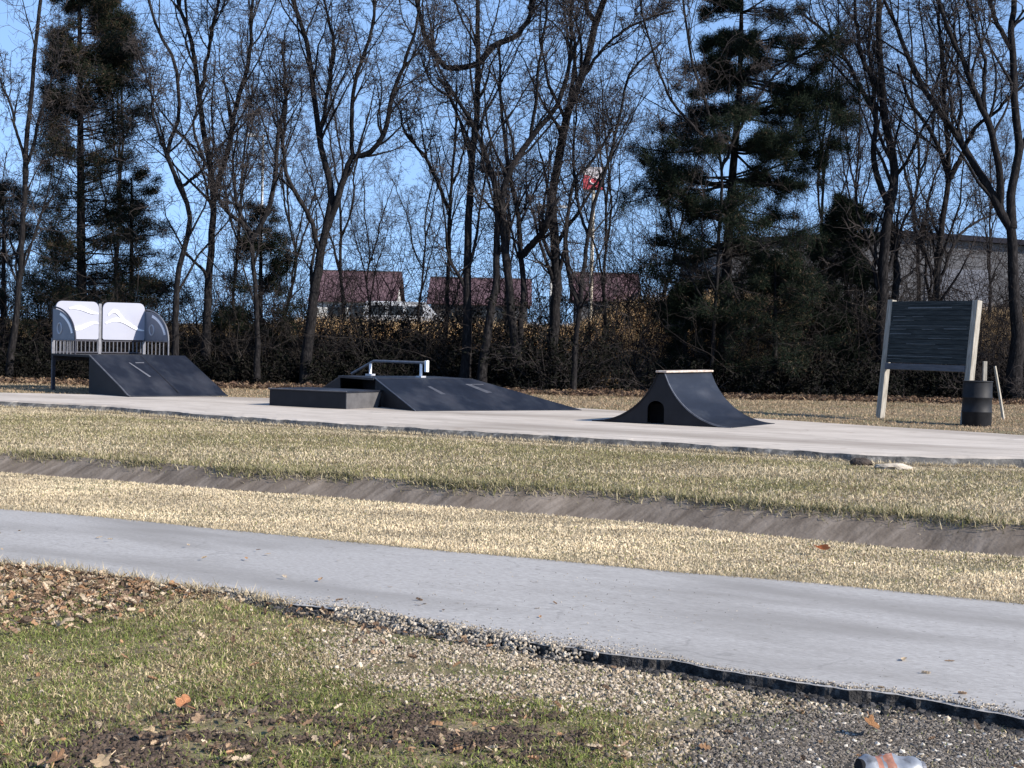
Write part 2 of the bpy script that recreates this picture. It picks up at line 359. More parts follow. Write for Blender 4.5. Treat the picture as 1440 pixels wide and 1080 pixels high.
sheet('skate_pad', np.arange(-26, 24, .1), Ysn, Ysf, SLAB_Z, M['slab'], M['slab_edge'], 10, .2, ragged=.035, bank=.16, crumble=.12)
def build_channel():
    xs = np.arange(-24, 22, .1); dn = Ydn(xs); df = Ydf(xs)
    ts = np.concatenate([np.linspace(.01, .6, 8), np.linspace(.68, .995, 8)])
    Yv = np.array([dn + (df - dn) * t for t in ts]); Xv = np.broadcast_to(xs, Yv.shape)
    Z = np.array([np.full(len(xs), ditch_prof(t)) for t in ts]) + .018 + (vnoise(Xv * 1.3 + Yv, Yv * .2, 1.5, 41, 3) - .5) * .02
    V = np.stack([Xv, Yv, Z], -1).reshape(-1, 3); r, c = Yv.shape
    idx = np.arange(r * c).reshape(r, c)
    Q = np.stack([idx[:-1, :-1], idx[:-1, 1:], idx[1:, 1:], idx[1:, :-1]], -1).reshape(-1, 4)
    struct(raw_mesh('drainage_channel', V, [Q], M['ditch'], smooth=True))
build_channel()

# ------------------------------------------------------------------ skate ramps
def zr(g): return Vector((g.x, g.y, SLAB_Z))

# --- platform bank with railing (left)
def bank_ramp():
    a = math.radians(40); H = .90; w_ = 2.50; r_ = 2.15; dep = 2.15
    toe = ground(183, 558.5, SLAB_Z)
    ux = Vector((math.cos(a), math.sin(a), 0)); uy = Vector((-math.sin(a), math.cos(a), 0))
    org = toe + uy * r_
    t = thing('platform_bank_ramp', 'dark steel bank ramp with raised deck and white panelled guard railing on the left', 'skate ramp', org, a)
    prof = [(0, H)] + [(-r_ * (.12 + .88 * k), H * ((1 - .12 - .88 * k) if k < .8 else (1 - .12 - .88 * k) * 1.0)) for k in (0, .2, .4, .6, .8)]
    prof += [(-r_ * .9, H * .085), (-r_ * .95, H * .035), (-r_, .012)]
    s = MB(); s.prism([(y, z) for y, z in prof] + [(y, z - .02) for y, z in prof[::-1]], lambda p, k: (-.01 if k == 0 else w_ + .01, p[0], p[1] + .012))
    s.build('riding_surface', M['ramp'], t)
    for x0 in (0.0, w_ - .03):
        s = MB(); s.prism([(y, max(z - .022, 0)) for y, z in prof] + [(0, 0)], lambda p, k: (x0 + (.03 if k else 0), p[0], p[1])); s.build('side_panel', M['ramp_dark'], t)
    s = MB(); s.prism([(y - .012, z + .016) for y, z in prof] + [(y, z + .0) for y, z in prof[::-1]], lambda p, k: (-.018 if k == 0 else .012, p[0], p[1] + .003)); s.build('edge_strip', M['ramp_edge'], t)
    MB().box(.04, w_ - .04, -.04, -.01, 0, H - .06).build('back_wall', M['ramp_dark'], t)
    MB().box(0, w_, .0, dep, H - .05, H).build('deck', M['ramp_dark'], t)
    for (x, y) in ((.04, dep - .04), (w_ - .04, dep - .04), (w_ / 2, dep - .04)):
        MB().box(x - .04, x + .04, y - .04, y + .04, 0, H - .05).build('leg', M['dark_steel'], t)
    MB().box(0, w_, dep - .06, dep, H - .17, H - .053).build('deck_beam', M['dark_steel'], t)
    # scraped mark on surface
    sl = H / r_
    s = MB()
    p = lambda x, y, d=.016: (x, y, H + y * sl + d)
    sm = [(.80, -.42), (.84, -.42), (1.02, -1.15), (.96, -1.17)]
    s.prism(sm, lambda q, k: p(q[0], q[1], .012 + .0025 + k * .003)); 
    s.prism([(.98, -.40), (1.20, -.40), (1.20, -.43), (.98, -.44)], lambda q, k: p(q[0], q[1], .012 + .0025 + k * .003))
    s.build('scrape_mark', M['galv'], t)
    for x in (w_ * .52,):
        MB().hexa([(x - .012, -r_ * .93, H * .07 + .016), (x + .012, -r_ * .93, H * .07 + .016), (x + .012, -.02, H + .0035), (x - .012, -.02, H + .0035), (x - .012, -r_ * .93, H * .07 + .020), (x + .012, -r_ * .93, H * .07 + .020), (x + .012, -.02, H + .0075), (x - .012, -.02, H + .0075)]).build('seam_strip', M['ramp_dark'], t)
    # back railing
    zb, zt = H + .36, H + 1.30
    for x in (.03, w_ / 2, w_ - .03):
        MB().box(x - .035, x + .035, dep - .06, dep - .01, H, zb + (.9 if .5 < x < w_ - .5 else .02)).build('railing_post', M['galv'] if .5 < x < w_ - .5 else M['galv'], t)
    MB().box(.05, w_ - .05, dep - .055, dep - .02, zb - .05, zb - .01).build('railing_rail', M['dark_steel'], t)
    MB().box(.05, w_ - .05, dep - .055, dep - .02, H + .02, H + .05).build('railing_rail', M['dark_steel'], t)
    nb = 22
    for i in range(nb):
        x = .12 + (w_ - .24) * i / (nb - 1)
        if abs(x - w_ / 2) < .05: continue
        MB().tube([(x, dep - .038, H + .05), (x, dep - .038, zb - .05)], .013, 6).build('baluster', M['galv'], t)
    def rrect(x0, x1, z0, z1, r):
        pts = []
        for cx, cz, a0 in ((x1 - r, z1 - r, 0), (x0 + r, z1 - r, 90), (x0 + r * .3, z0 + r * .3, 180), (x1 - r * .3, z0 + r * .3, 270)):
            rr = r if a0 < 180 else r * .3
            for k in range(7):
                an = math.radians(a0 + 15 * k); pts.append((cx + rr * math.cos(an), cz + rr * math.sin(an)))
        return pts
    hw = w_ / 2
    for i, (x0, x1) in enumerate(((.07, hw - .055), (hw + .055, w_ - .05))):
        s = MB(); s.prism(rrect(x0, x1, zb, zt, .16), lambda q, k: (q[0], dep - .06 - (.035 if k else 0), q[1]))
        pn = s.build('guard_panel', M['white_panel'], t)
        # raised wave ribbons
        waves = (((.30, .98, .80, .05), (.20, .98, .40, -.10)) if i == 0 else ((.12, .60, .66, .13), (.06, .98, .44, .12)))
        for (u0, u1, base, amp) in waves:
            s = MB(); up = []; lo = []
            for k in range(19):
                u = k / 18; x = x0 + (x1 - x0) * (u0 + (u1 - u0) * u)
                z = zb + (zt - zb) * (base + amp * math.sin(u * math.pi * (1.6 if i == 0 else 1.55)) - .06 * u)
                th = .035 * math.sin(math.pi * min(1, u * .94 + .04)) + .008
                up.append((x, z + th * 1.15)); lo.append((x, z - th * 1.15))
            s.prism(up + lo[::-1], lambda q, k: (q[0], dep - .097 - (.02 if k else 0), q[1])); s.build('wave_trim', M['white'], pn)
    # quarter round side panels
    for x in (.02, w_ - .02):
        Rw, Rh = 1.25, .74; y0 = dep - .04; z0 = H + .36
        arc = [(y0 - Rw * math.sin(math.radians(an)), z0 + Rh * math.cos(math.radians(an))) for an in range(0, 91, 6)]
        s = MB(); s.prism(arc + [(y0, z0)], lambda q, k: (x - .012 + .024 * k, q[0], q[1])); pn = s.build('quarter_panel', M['grey_panel'], t)
        full = [(y0, H)] + [(y0, z0 + Rh + .04)] + [(y0 - (Rw + .05) * math.sin(math.radians(an)), z0 + (Rh + .04) * math.cos(math.radians(an))) for an in range(6, 91, 6)] + [(y0 - Rw - .05, H)]
        MB().tube([(x, q[0], q[1]) for q in full], .022, 8).build('railing_frame', M['dark_steel'] if x < 1 else M['galv'], t)
        MB().tube([(x, y0 - Rw - .04, z0 - .02), (x, y0, z0 - .02)], .018, 8).build('railing_rail', M['galv'], t)
        for side in (-1, 1):
            s = MB(); o_ = [(y0 - (Rw - .05) * math.sin(math.radians(an)), z0 + (Rh - .04) * math.cos(math.radians(an))) for an in range(22, 80, 5)]
            i_ = [(y0 - (Rw - .14) * math.sin(math.radians(an)), z0 + (Rh - .11) * math.cos(math.radians(an))) for an in range(22, 80, 5)]
            s.prism(o_ + i_[::-1], lambda q, k: (x + side * (.0125 + .006 * k), q[0], q[1])); s.build('arc_stripe', M['white'], pn)
            ring = [(x + side * .016, y0 - .42 + .12 * math.cos(v), z0 + .26 + .13 * math.sin(v)) for v in np.linspace(0, 2 * math.pi, 25)]
            MB().tube(ring, .018, 6, False).build('oval_emblem', M['emblem'], pn)
        for k in range(1, 6):
            y = y0 - Rw * k / 6
            MB().tube([(x, y, H), (x, y, z0 - .02)], .013, 6).build('baluster', M['galv'], t)
    return t
bank_ramp()

# --- spine ramp with steel coping
def spine_ramp():
    a = math.radians(-31); H = .93; L = 1.40; w_ = 2.05; fl = .07
    near = ground(1029, 602, SLAB_Z)
    ux = Vector((math.cos(a), math.sin(a), 0)); uy = Vector((-math.sin(a), math.cos(a), 0))
    org = near - ux * L
    t = thing('spine_ramp', 'black curved spine ramp with bright steel coping and small arched opening in its side', 'skate ramp', org, a)
    Lc = L - fl; R = (Lc * Lc + H * H) / (2 * H)
    def zc(x):
        d = L - abs(x); d = min(d, Lc); return R - math.sqrt(max(R * R - d * d, 0))
    xs = [L - Lc * (k / 16) for k in range(17)]
    for sgn in (1, -1):
        pr = [(sgn * x, zc(x)) for x in xs]
        s = MB(); s.prism([(p[0], p[1] + .012) for p in pr] + [(p[0], max(p[1] - .012, -.004)) for p in pr[::-1]], lambda q, k: (q[0], -.012 + (w_ + .024) * k, q[1]))
        s.build('riding_surface', M['ramp'], t, smooth=True)
        s = MB(); s.prism([(p[0], p[1] + .016) for p in pr] + [(p[0], p[1] - .012) for p in pr[::-1]], lambda q, k: (q[0], -.024 + .030 * k, q[1]))
        s.build('edge_strip', M['ramp_edge'] if sgn > 0 else M['ramp_dark'], t, smooth=True)
    # side panels: near one has the arched opening
    hx0, hx1, hz = -.27, .07, .44
    arch = [(hx1, 0)] + [(-.10 + .17 * math.cos(v), hz - .15 + .15 * math.sin(v)) for v in np.linspace(0, math.pi, 11)] + [(hx0, 0)]
    outline = [(-x, zc(x)) for x in xs] + [(x, zc(x)) for x in xs[::-1]]
    s = MB()
    poly = outline + [q for q in arch]        # goes right tip -> along base -> arch -> left tip
    s.prism([(q[0], max(q[1] - .013, 0)) for q in poly], lambda q, k: (q[0], .03 * k, q[1])); s.build('side_panel', M['ramp_dark'], t)
    s = MB(); s.prism([(q[0], max(q[1] - .013, 0)) for q in outline], lambda q, k: (q[0], w_ - .03 + .03 * k, q[1])); s.build('side_panel', M['ramp_dark'], t)
    MB().box(-.42, .28, .40, .43, 0.0, .36).build('inner_shade_wall', M['inner_shade'], t)  # added sheet; its black colour paints the shade behind the arched opening
    s = MB(); s.box(-fl - .04, fl + .05, -.03, w_ + .02, H + .012, H + .05); s.build('coping', M['coping'], t, bevel=.012)
    return t
spine_ramp()

# --- funbox with hip bank, and grind rail on it
def funbox():
    a = math.radians(30); H = .60; r_ = 1.95; wt = 2.35; wb = 3.95; dep = 1.85
    toe = ground(585, 578.5, SLAB_Z)
    ux = Vector((math.cos(a), math.sin(a), 0)); uy = Vector((-math.sin(a), math.cos(a), 0))
    org = toe + uy * r_
    t = thing('funbox_ramp', 'low dark funbox with flat deck and wide bank sloping right, mid pad', 'skate ramp', org, a)
    z0 = .012
    s = MB(); s.hexa([(0, -r_, -.005), (wb, -r_, -.005), (wt, 0, H - .03), (0, 0, H - .03), (0, -r_, z0), (wb, -r_, z0), (wt, 0, H), (0, 0, H)]); s.build('front_bank', M['ramp'], t)
    s = MB(); s.hexa([(wt, 0, H - .03), (wb, -r_, -.005), (wb, dep + r_, -.005), (wt, dep, H - .03), (wt, 0, H), (wb, -r_, z0), (wb, dep + r_, z0), (wt, dep, H)]); s.build('hip_bank', M['ramp'], t)
    s = MB(); s.hexa([(0, dep, H - .03), (wt, dep, H - .03), (wb, dep + r_, -.005), (0, dep + r_, -.005), (0, dep, H), (wt, dep, H), (wb, dep + r_, z0), (0, dep + r_, z0)]); s.build('back_bank', M['ramp'], t)
    MB().box(-.05, wt, 0.0, dep, H - .04, H + .004).build('deck', M['ramp'], t)
    MB().prism([(-r_, 0), (0, 0), (0, H - .03)], lambda q, k: (.0 + .03 * k, q[0], q[1])).build('side_panel', M['ramp_dark'], t)
    MB().prism([(dep, 0), (dep + r_, 0), (dep, H - .03)], lambda q, k: (.0 + .03 * k, q[0], q[1])).build('side_panel', M['ramp_dark'], t)
    MB().box(.55, .6, 0, dep, 0, H - .05).build('inner_shade_wall', M['inner_shade'], t)  # recessed sheet, shade under the deck put into its colour
    sl = H / r_
    s = MB()
    s.prism([(-.02, 0), (-r_ - .01, 0)], lambda q, k: (0, 0, 0)) if False else None
    s.tube([(-.01, -r_, .01), (-.01, 0, H + .003)], .012, 6); s.build('edge_strip', M['ramp_edge'], t)
    s = MB(); p = lambda x, y, k: (x, y, H + y * sl + .003 + .003 * k)
    s.prism([(1.98, -.38), (2.1, -.36), (2.36, -.86), (2.2, -.9)], lambda q, k: p(q[0], q[1], k))
    s.prism([(1.98, -.34), (2.42, -.34), (2.42, -.36), (1.98, -.365)], lambda q, k: p(q[0], q[1], k))
    s.prism([(.98, -.5), (1.06, -.5), (1.28, -1.35), (1.14, -1.4)], lambda q, k: p(q[0], q[1], k))
    s.build('scrape_mark', M['ramp_edge'], t)
    # grind rail: its own thing standing on the funbox
    ar = math.radians(52); dr = Vector((math.sin(ar), -math.cos(ar), 0)); B0 = Vector(((525 - 720) / FPX * 35.3, 35.3, 0)); hr = H + .33
    g = thing('grind_rail', 'grey steel grind rail with bent low end and white posts standing on the funbox', 'grind rail', (B0.x, B0.y, SLAB_Z), ar)
    def top(l):
        ly = (B0 + dr * l - org).dot(uy); return H + .004 if ly > 0 else H + ly * sl + .002
    MB().tube([(0, .68, top(-.68) + .02), (0, 0, hr), (0, -1.50, hr)], .032, 8).build('rail_bar', M['rail'], g, smooth=True)
    for l in (-.10, 1.42):
        MB().tube([(0, -l, top(l) - .02), (0, -l, hr - (.06 if l < 0 else .02))], .03, 8).build('post', M['white'], g, smooth=True)
        MB().box(-.08, .08, -l - .08, -l + .08, top(l) - .04, top(l) + .035).build('base_plate', M['scrape'], g)
    MB().box(-.04, .04, -1.62, -1.55, hr - .20, hr + .05).build('lit_rail_end', M['white'], g, bevel=.008)  # down-turned rail end; its sunlit white is put in as colour
    return t
funbox()

def ledge():
    a = math.radians(-30); Lw, wd, H = 1.98, 1.25, .33
    near = ground(487, 575.5, SLAB_Z)
    ux = Vector((math.cos(a), math.sin(a), 0)); uy = Vector((-math.sin(a), math.cos(a), 0))
    t = thing('grind_ledge', 'low black box ledge with a bare grey end standing in front of the funbox', 'skate ledge', near - ux * Lw, a)
    MB().box(0, Lw - .02, 0, .02, 0, H).build('side_panel', M['ramp_dark'], t)
    MB().box(0, Lw - .02, wd - .02, wd, 0, H).build('side_panel', M['ramp_dark'], t)
    MB().box(0, .02, .02, wd - .02, 0, H).build('end_panel', M['ramp_dark'], t)
    e = MB().hexa([(Lw - .02, 0, 0), (Lw, 0, 0), (Lw, wd - .14, 0), (Lw - .02, wd - .14, 0), (Lw - .02, 0, H), (Lw, 0, H), (Lw, wd, H), (Lw - .02, wd, H)]).build('end_panel', M['ledge_end'], t)
    e['label'] = 'bare grey end panel'
    MB().box(-.02, Lw + .02, -.02, wd + .02, H + .003, H + .035).build('top', M['ramp'], t)
    MB().tube([(-.02, -.02, H + .03), (Lw + .02, -.02, H + .03)], .014, 6).build('edge_strip', M['ramp_edge'], t)
ledge()

# ------------------------------------------------------------------ sign, drum, stakes
def sign():
    Lp = ground(1237, 588, .1); Rp = ground(1356, 597, .1)
    d = Rp - Lp; Wd = math.hypot(d.x, d.y); rz = math.atan2(d.y, d.x)
    t = thing('park_notice_board', 'weathered dark wooden notice board between two pale leaning posts beside the skate pad', 'sign', (Lp.x, Lp.y, .08), rot=(math.radians(-6.0), 0, rz))
    # local: x along board, -y faces the path, lean back = top towards +y
    Hh = 2.56
    for x in (0, Wd):
        MB().box(x - .07, x + .07, -.06, .08, -.3, Hh - (.03 if x else 0)).build('post', M['wood_grey'], t, bevel=.008)
    n = 13; z0, z1 = 1.22, Hh - .03
    for i in range(n):
        za = z0 + (z1 - z0) * i / n; zb = z0 + (z1 - z0) * (i + 1) / n - .008
        dx = rnd.uniform(-.006, .006); yo = rnd.uniform(-.004, .004)
        MB().box(.072 + dx, Wd - .072 + dx, -.05 + yo, -.01 + yo, za, zb).build('board_plank', M['board'], t)
    MB().box(-.0 + .072, Wd - .072, -.085, -.005, 1.07, 1.20).build('bottom_beam', M['wood_dark'], t, bevel=.006)
    MB().box(.072, Wd - .072, 0.0, .04, 1.25, z1 - .02).build('backing', M['board'], t)
    # worn, unreadable routed lines of text
    y0 = -.0605
    for (x0, x1, z, hh) in ((.55, 1.75, 2.38, .035), (.15, .5, 2.20, .016), (.7, 1.0, 2.2, .014), (.15, .75, 2.12, .016), (.2, 2.2, 2.0, .012), (.1, .55, 1.93, .018), (1.0, 1.35, 1.93, .016), (1.6, 2.2, 1.94, .02), (.1, .7, 1.83, .02), (1.2, 1.8, 1.74, .014), (.6, 1.4, 1.62, .014), (1.5, 2.2, 1.53, .012), (.1, 1.9, 1.36, .016), (.1, .5, 1.30, .012)):
        MB().hexa([(x0, y0, z - hh / 2), (x1, y0, z - hh * .3), (x1, y0 + .012, z - hh * .3), (x0, y0 + .012, z - hh / 2), (x0, y0, z + hh / 2), (x1, y0, z + hh * .35), (x1, y0 + .012, z + hh * .35), (x0, y0 + .012, z + hh / 2)]).build('faded_text_line', M['letter'], t)
    return t
sign()

def drum():
    g = ground(1379, 600, .1)
    t = thing('steel_drum', 'black steel drum bin with ribbed sides beside the notice board', 'barrel', (g.x, g.y + .28, .09))
    R, H = .285, .90
    prof = [(R - .01, 0), (R, .015), (R, .27), (R + .012, .285), (R + .012, .30), (R, .315), (R, .555), (R + .012, .57), (R + .012, .585), (R, .60), (R, H - .02)]
    MB().lathe([(0.001, .001)] + prof, 36).build('body', M['drum'], t, smooth=True)
    MB().lathe([(R - .02, .25), (R - .02, H - .02)], 36).build('inner_shade_wall', M['inner_shade'], t, smooth=True)  # inside of the drum, with its shade put into the colour
    MB().tube([((R) * math.cos(v), R * math.sin(v), H - .01) for v in np.linspace(0, 2 * math.pi, 37)], .014, 6, False).build('rim', M['drum'], t, smooth=True)
    MB().lathe([(0.001, .55), (R - .021, .56)], 24).build('rubbish_fill', M['clod'], t)
drum()
g = ground(1412, 590, .1)
s = MB(); p0 = Vector((g.x, g.y, .02)); p1 = at(1399, 515, g.y + .1)
s.tube([p0, p0.lerp(p1, .5) + Vector((.004, 0, 0)), p1], [.035, .034, .03], 6)
tag(s.build('wooden_stake', M['stake'], smooth=False), 'pale wooden stake leaning left just right of the black drum', 'stake')
g = ground(1383, 580, .1)
s = MB(); s.box(g.x - .045, g.x + .045, g.y - .04, g.y + .04, -.1, (at(1383, 508, g.y)).z)
tag(s.build('wooden_post', M['wood_grey'], bevel=.006), 'short grey wooden post standing behind the black drum', 'post')

# ------------------------------------------------------------------ far buildings, sign pole, lamps, van
M['red_roof'] = noise_mat('red_metal_roof', [(.3, (.085, .050, .053)), (.7, (.12, .070, .071))], 1.2, .55, stretch=(8, 1, 1))
M['white_wall'] = noise_mat('white_siding', [(.3, (.40, .40, .39)), (.7, (.5, .5, .48))], 1.5, .8)
M['grey_wall'] = noise_mat('grey_metal_siding', [(.3, (.075, .075, .08)), (.7, (.115, .115, .12))], .8, .7, stretch=(9, 1, .5))
M['dark_trim'] = noise_mat('dark_roof_trim', [(.3, (.018, .018, .024)), (.7, (.03, .03, .038))], 2, .95, spec=.05)
M['window'] = noise_mat('window_glass', [(.3, (.02, .025, .03)), (.7, (.05, .06, .07))], 2, .15)
M['pole_cream'] = noise_mat('cream_pole', [(.3, (.42, .37, .29)), (.7, (.52, .46, .37))], 2, .6)
M['sign_red'] = noise_mat('sign_red', [(.3, (.42, .06, .075)), (.7, (.50, .09, .10))], 1, .4)
M['sign_white'] = noise_mat('sign_white', [(.3, (.55, .50, .50)), (.7, (.62, .57, .56))], 1, .4)
M['van'] = noise_mat('van_paint', [(.3, (.45, .46, .48)), (.7, (.52, .53, .55))], 1, .3, spec=.5)
M['tyre'] = noise_mat('tyre_rubber', [(.3, (.012, .012, .012)), (.7, (.025, .025, .025))], 5, .9)

def gable_building(name, label, x0p, x1p, ytop, yeave, d, zb, depth, wallm, roofm, rot=0.0, trim=None):
    A = at(x0p, yeave, d); B = at(x1p, yeave, d); top = at((x0p + x1p) / 2, ytop, d + depth / 2)
    W_ = B.x - A.x; ze = A.z - zb; zt = top.z - zb
    t = thing(name, label, 'building', (A.x, d, zb), rot)
    MB().box(0, W_, 0, depth, -.6, ze).build('wall', wallm, t)
    ov = .35
    s = MB()
    s.prism([(-ov, ze - .06), (depth / 2, zt), (depth + ov, ze - .06), (depth + ov, ze - .16), (depth / 2, zt - .14), (-ov, ze - .16)], lambda q, k: (-ov + (W_ + 2 * ov) * k, q[0], q[1])); s.build('roof', roofm, t)
    for xx in (-.02, W_ + .0):
        s = MB(); s.prism([(0.01, ze + .002), (depth / 2, zt - .16), (depth - .01, ze + .002)], lambda q, k: (xx + .02 * k, q[0], q[1])); s.build('gable', wallm, t)
    s = MB(); s.box(-ov, W_ + ov, depth / 2 - .12, depth / 2 + .12, zt - .01, zt + .05); s.build('ridge_cap', trim or M['galv'], t)
    return t, W_, ze
t, W_, ze = gable_building('red_roof_building', 'white building with a red metal roof seen between trunks left of centre', 440, 552, 381, 421, 118, 1.4, 9, M['white_wall'], M['red_roof'])
for k in range(3):
    f = MB().box(W_ * (.2 + .27 * k), W_ * (.2 + .27 * k) + 1.0, -.05, -.004, ze - 1.5, ze - .5).build('window', M['window'], t)
    MB().box(W_ * (.2 + .27 * k) - .08, W_ * (.2 + .27 * k) + 1.08, -.04, -.003, ze - 1.6, ze - 1.5).build('sill', M['white_wall'], f)
t, W_, ze = gable_building('long_red_roof_building', 'long low building with a faded red roof behind the central trunks', 606, 742, 391, 425, 126, 1.6, 10, M['grey_wall'], M['red_roof'])
for k in range(3):
    MB().box(W_ * (.15 + .27 * k), W_ * (.15 + .27 * k) + 1.2, -.05, -.004, ze - 1.6, ze - .5).build('window', M['window'], t)
t, W_, ze = gable_building('small_red_roof_building', 'small reddish roofed building below the tall red and white sign', 812, 896, 384, 420, 112, 2.0, 7, M['grey_wall'], M['red_roof'])
MB().box(W_ * .3, W_ * .3 + 1.1, -.05, -.004, .2, 2.0).build('door', M['window'], t)
def warehouse():
    d = 96; A = at(1030, 345, d); B = at(1470, 345, d); zb = 2.2; W_ = B.x - A.x; H = at(1330, 343, d).z - zb; D = 30
    t = thing('grey_warehouse', 'large grey metal warehouse with a dark shallow roof behind the right trees', 'building', (A.x, d, zb))
    rise_ = [(-.2, H - .3), (W_ * .25, H + .05), (W_ * .52, H + .40), (W_ * .55, H + .42), (W_ * .8, H + .15), (W_ + .2, H - .1)]
    s = MB(); s.prism([(0, -.6)] + [(min(max(x, 0), W_), z - .02) for x, z in rise_] + [(W_, -.6)], lambda q, k: (q[0], D * k, q[1])); s.build('wall', M['grey_wall'], t)
    s = MB(); s.prism([(x, z) for x, z in rise_] + [(x, z + .32) for x, z in rise_[::-1]], lambda q, k: (q[0], -.4 + (D + .8) * k, q[1])); s.build('roof', M['dark_trim'], t)
    MB().box(W_ * .62, W_ * .62 + 4, -.06, -.005, -.2, 4.2).build('roller_door', M['galv'], t)
    MB().box(W_ * .85, W_ * .85 + 1.0, -.06, -.005, -.2, 2.1).build('door', M['dark_trim'], t)
warehouse()
def pole_sign():
    d = 108; b = at(831.5, 384, d); c = at(834, 251, d); sc = FPX / d
    t = thing('pole_sign', 'tall cream pole sign with a red and white panel rising behind the trees', 'sign', (b.x, d, 2.0))
    zc = c.z - 2.0; hw, hh = .72, .80
    MB().tube([(0, 0, -.3), (0.02, 0, zc - hh)], .13, 12).build('pole', M['pole_cream'], t, smooth=True)
    MB().box(-hw, hw, -.16, .16, zc - hh, zc + hh).build('sign_cabinet', M['dark_trim'], t)
    f = MB().prism([(-hw + .04, zc - hh + .04), (hw - .04, zc - hh + .04), (hw - .04, zc - .1), (-hw + .04, zc + .25)], lambda q, k: (q[0], -.175 + .014 * k, q[1])).build('red_face', M['sign_red'], t)
    MB().prism([(-hw + .04, zc + .255), (hw - .04, zc - .095), (hw - .04, zc + hh - .04), (-hw + .04, zc + hh - .04)], lambda q, k: (q[0], -.175 + .014 * k, q[1])).build('white_face', M['sign_white'], t)
    s = MB(); s.tube([(.0 + .26 * math.cos(v), -.182, zc - .15 + .24 * math.sin(v)) for v in np.linspace(.3, 5.6, 18)], .07, 6); s.build('emblem', M['sign_white'], f)
pole_sign()
def light_pole(px, ytop, ybase, d, label, arm):
    b = at(px, ybase, d); tp = at(px, ytop, d)
    t = thing('light_pole', label, 'street lamp', (b.x, d, 1.5))
    H = tp.z - 1.5
    MB().tube([(0, 0, -.3), (0, 0, H)], [.12, .08], 10).build('pole', M['white_wall'], t, smooth=True)
    for sx in arm:
        MB().tube([(0, 0, H - .1), (sx * .8, 0, H)], .05, 6).build('arm', M['galv'], t)
        MB().hexa([(sx * .8 - .35, -.22, H - .12), (sx * .8 + .35, -.22, H - .12), (sx * .8 + .35, .22, H - .12), (sx * .8 - .35, .22, H - .12), (sx * .8 - .22, -.15, H + .08), (sx * .8 + .22, -.15, H + .08), (sx * .8 + .22, .15, H + .08), (sx * .8 - .22, .15, H + .08)]).build('lamp_head', M['white_wall'], t)
light_pole(366, 190, 430, 105, 'slim white lamp pole with one head seen through the left trees', (-1,))
light_pole(774, 290, 430, 115, 'lamp pole with two boxy floodlights on top behind the leaning trunk', (-1, 1))
def van():
    d = 96; A = at(512, 452, d); B = at(622, 452, d); W_ = B.x - A.x; zb = 1.5
    t = thing('parked_van', 'white van parked behind the trees in front of the red roofed buildings', 'van', (A.x, d, zb))
    H = at(560, 424, d).z - zb
    s = MB(); s.prism([(0, .35), (W_, .35), (W_, H * .55), (W_ - .3, H * .62), (W_ - 1.1, H), (.15, H), (0, H - .15)], lambda q, k: (q[0], 1.8 * k, q[1])); s.build('body', M['van'], t, bevel=.05)
    for x0, x1 in ((.4, 1.3), (1.5, 2.4), (2.6, W_ - 1.2)):
        MB().box(x0, x1, -.015, -.003, H * .62, H * .88).build('window', M['window'], t)
    for x in (.85, W_ - .9):
        for y in (-.02, 1.62):
            wl = MB().tube([(x, y, .33), (x, y + .2, .33)], .33, 18).build('wheel', M['tyre'], t)
            MB().tube([(x, y - .012, .33), (x, y - .002, .33)], .19, 14).build('rim', M['galv'], wl)
    MB().box(W_ + .0, W_ + .03, .15, .5, .75, 1.0).build('headlight', M['sign_white'], t)
    MB().box(W_ + .0, W_ + .03, 1.3, 1.65, .75, 1.0).build('headlight', M['sign_white'], t)
van()

# ------------------------------------------------------------------ trees
def unit(v): return v / np.maximum(np.linalg.norm(v, axis=-1, keepdims=True), 1e-9)
def tubes(P, R, sides):
    """P (M,N,3), R (M,N) -> verts, quads"""
    Mn, N, _ = P.shape
    T = unit(np.gradient(P, axis=1)); D = unit(P[:, -1] - P[:, 0])
    ref = np.where(np.abs(D[:, 2:3]) < .85, np.array([[0, 0, 1.0]]), np.array([[1.0, 0, 0]]))
    u0 = unit(np.cross(D, ref))[:, None, :]
    U = unit(u0 - T * np.sum(u0 * T, -1, keepdims=True)); Vv = np.cross(T, U)
    an = np.arange(sides) * 2 * np.pi / sides
    ring = P[:, :, None, :] + R[:, :, None, None] * (U[:, :, None, :] * np.cos(an)[None, None, :, None] + Vv[:, :, None, :] * np.sin(an)[None, None, :, None])
    idx = np.arange(Mn * N * sides).reshape(Mn, N, sides)
    a = idx[:, :-1]; b = np.roll(a, -1, 2); c = idx[:, 1:]; d = np.roll(c, -1, 2)
    return ring.reshape(-1, 3), np.stack([a, b, d, c], -1).reshape(-1, 4)
def join(parts):
    V = []; Q = []; n = 0
    for v, q in parts:
        V.append(v); Q.append(q + n); n += len(v)
    return np.concatenate(V), np.concatenate(Q)
def resample(pts, n):
    P = np.array(pts, float)
    # catmull-rom
    E = np.vstack([2 * P[0] - P[1], P, 2 * P[-1] - P[-2]]); out = []
    for i in range(1, len(E) - 2):
        for t in np.linspace(0, 1, 9)[:-1]:
            out.append(.5 * ((2 * E[i]) + (-E[i - 1] + E[i + 1]) * t + (2 * E[i - 1] - 5 * E[i] + 4 * E[i + 1] - E[i + 2]) * t * t + (-E[i - 1] + 3 * E[i] - 3 * E[i + 1] + E[i + 2]) * t ** 3))
    out.append(P[-1]); out = np.array(out)
    s = np.concatenate([[0], np.cumsum(np.linalg.norm(np.diff(out, axis=0), axis=1))])
    q = np.linspace(0, s[-1], n); return np.stack([np.interp(q, s, out[:, k]) for k in range(3)], 1)
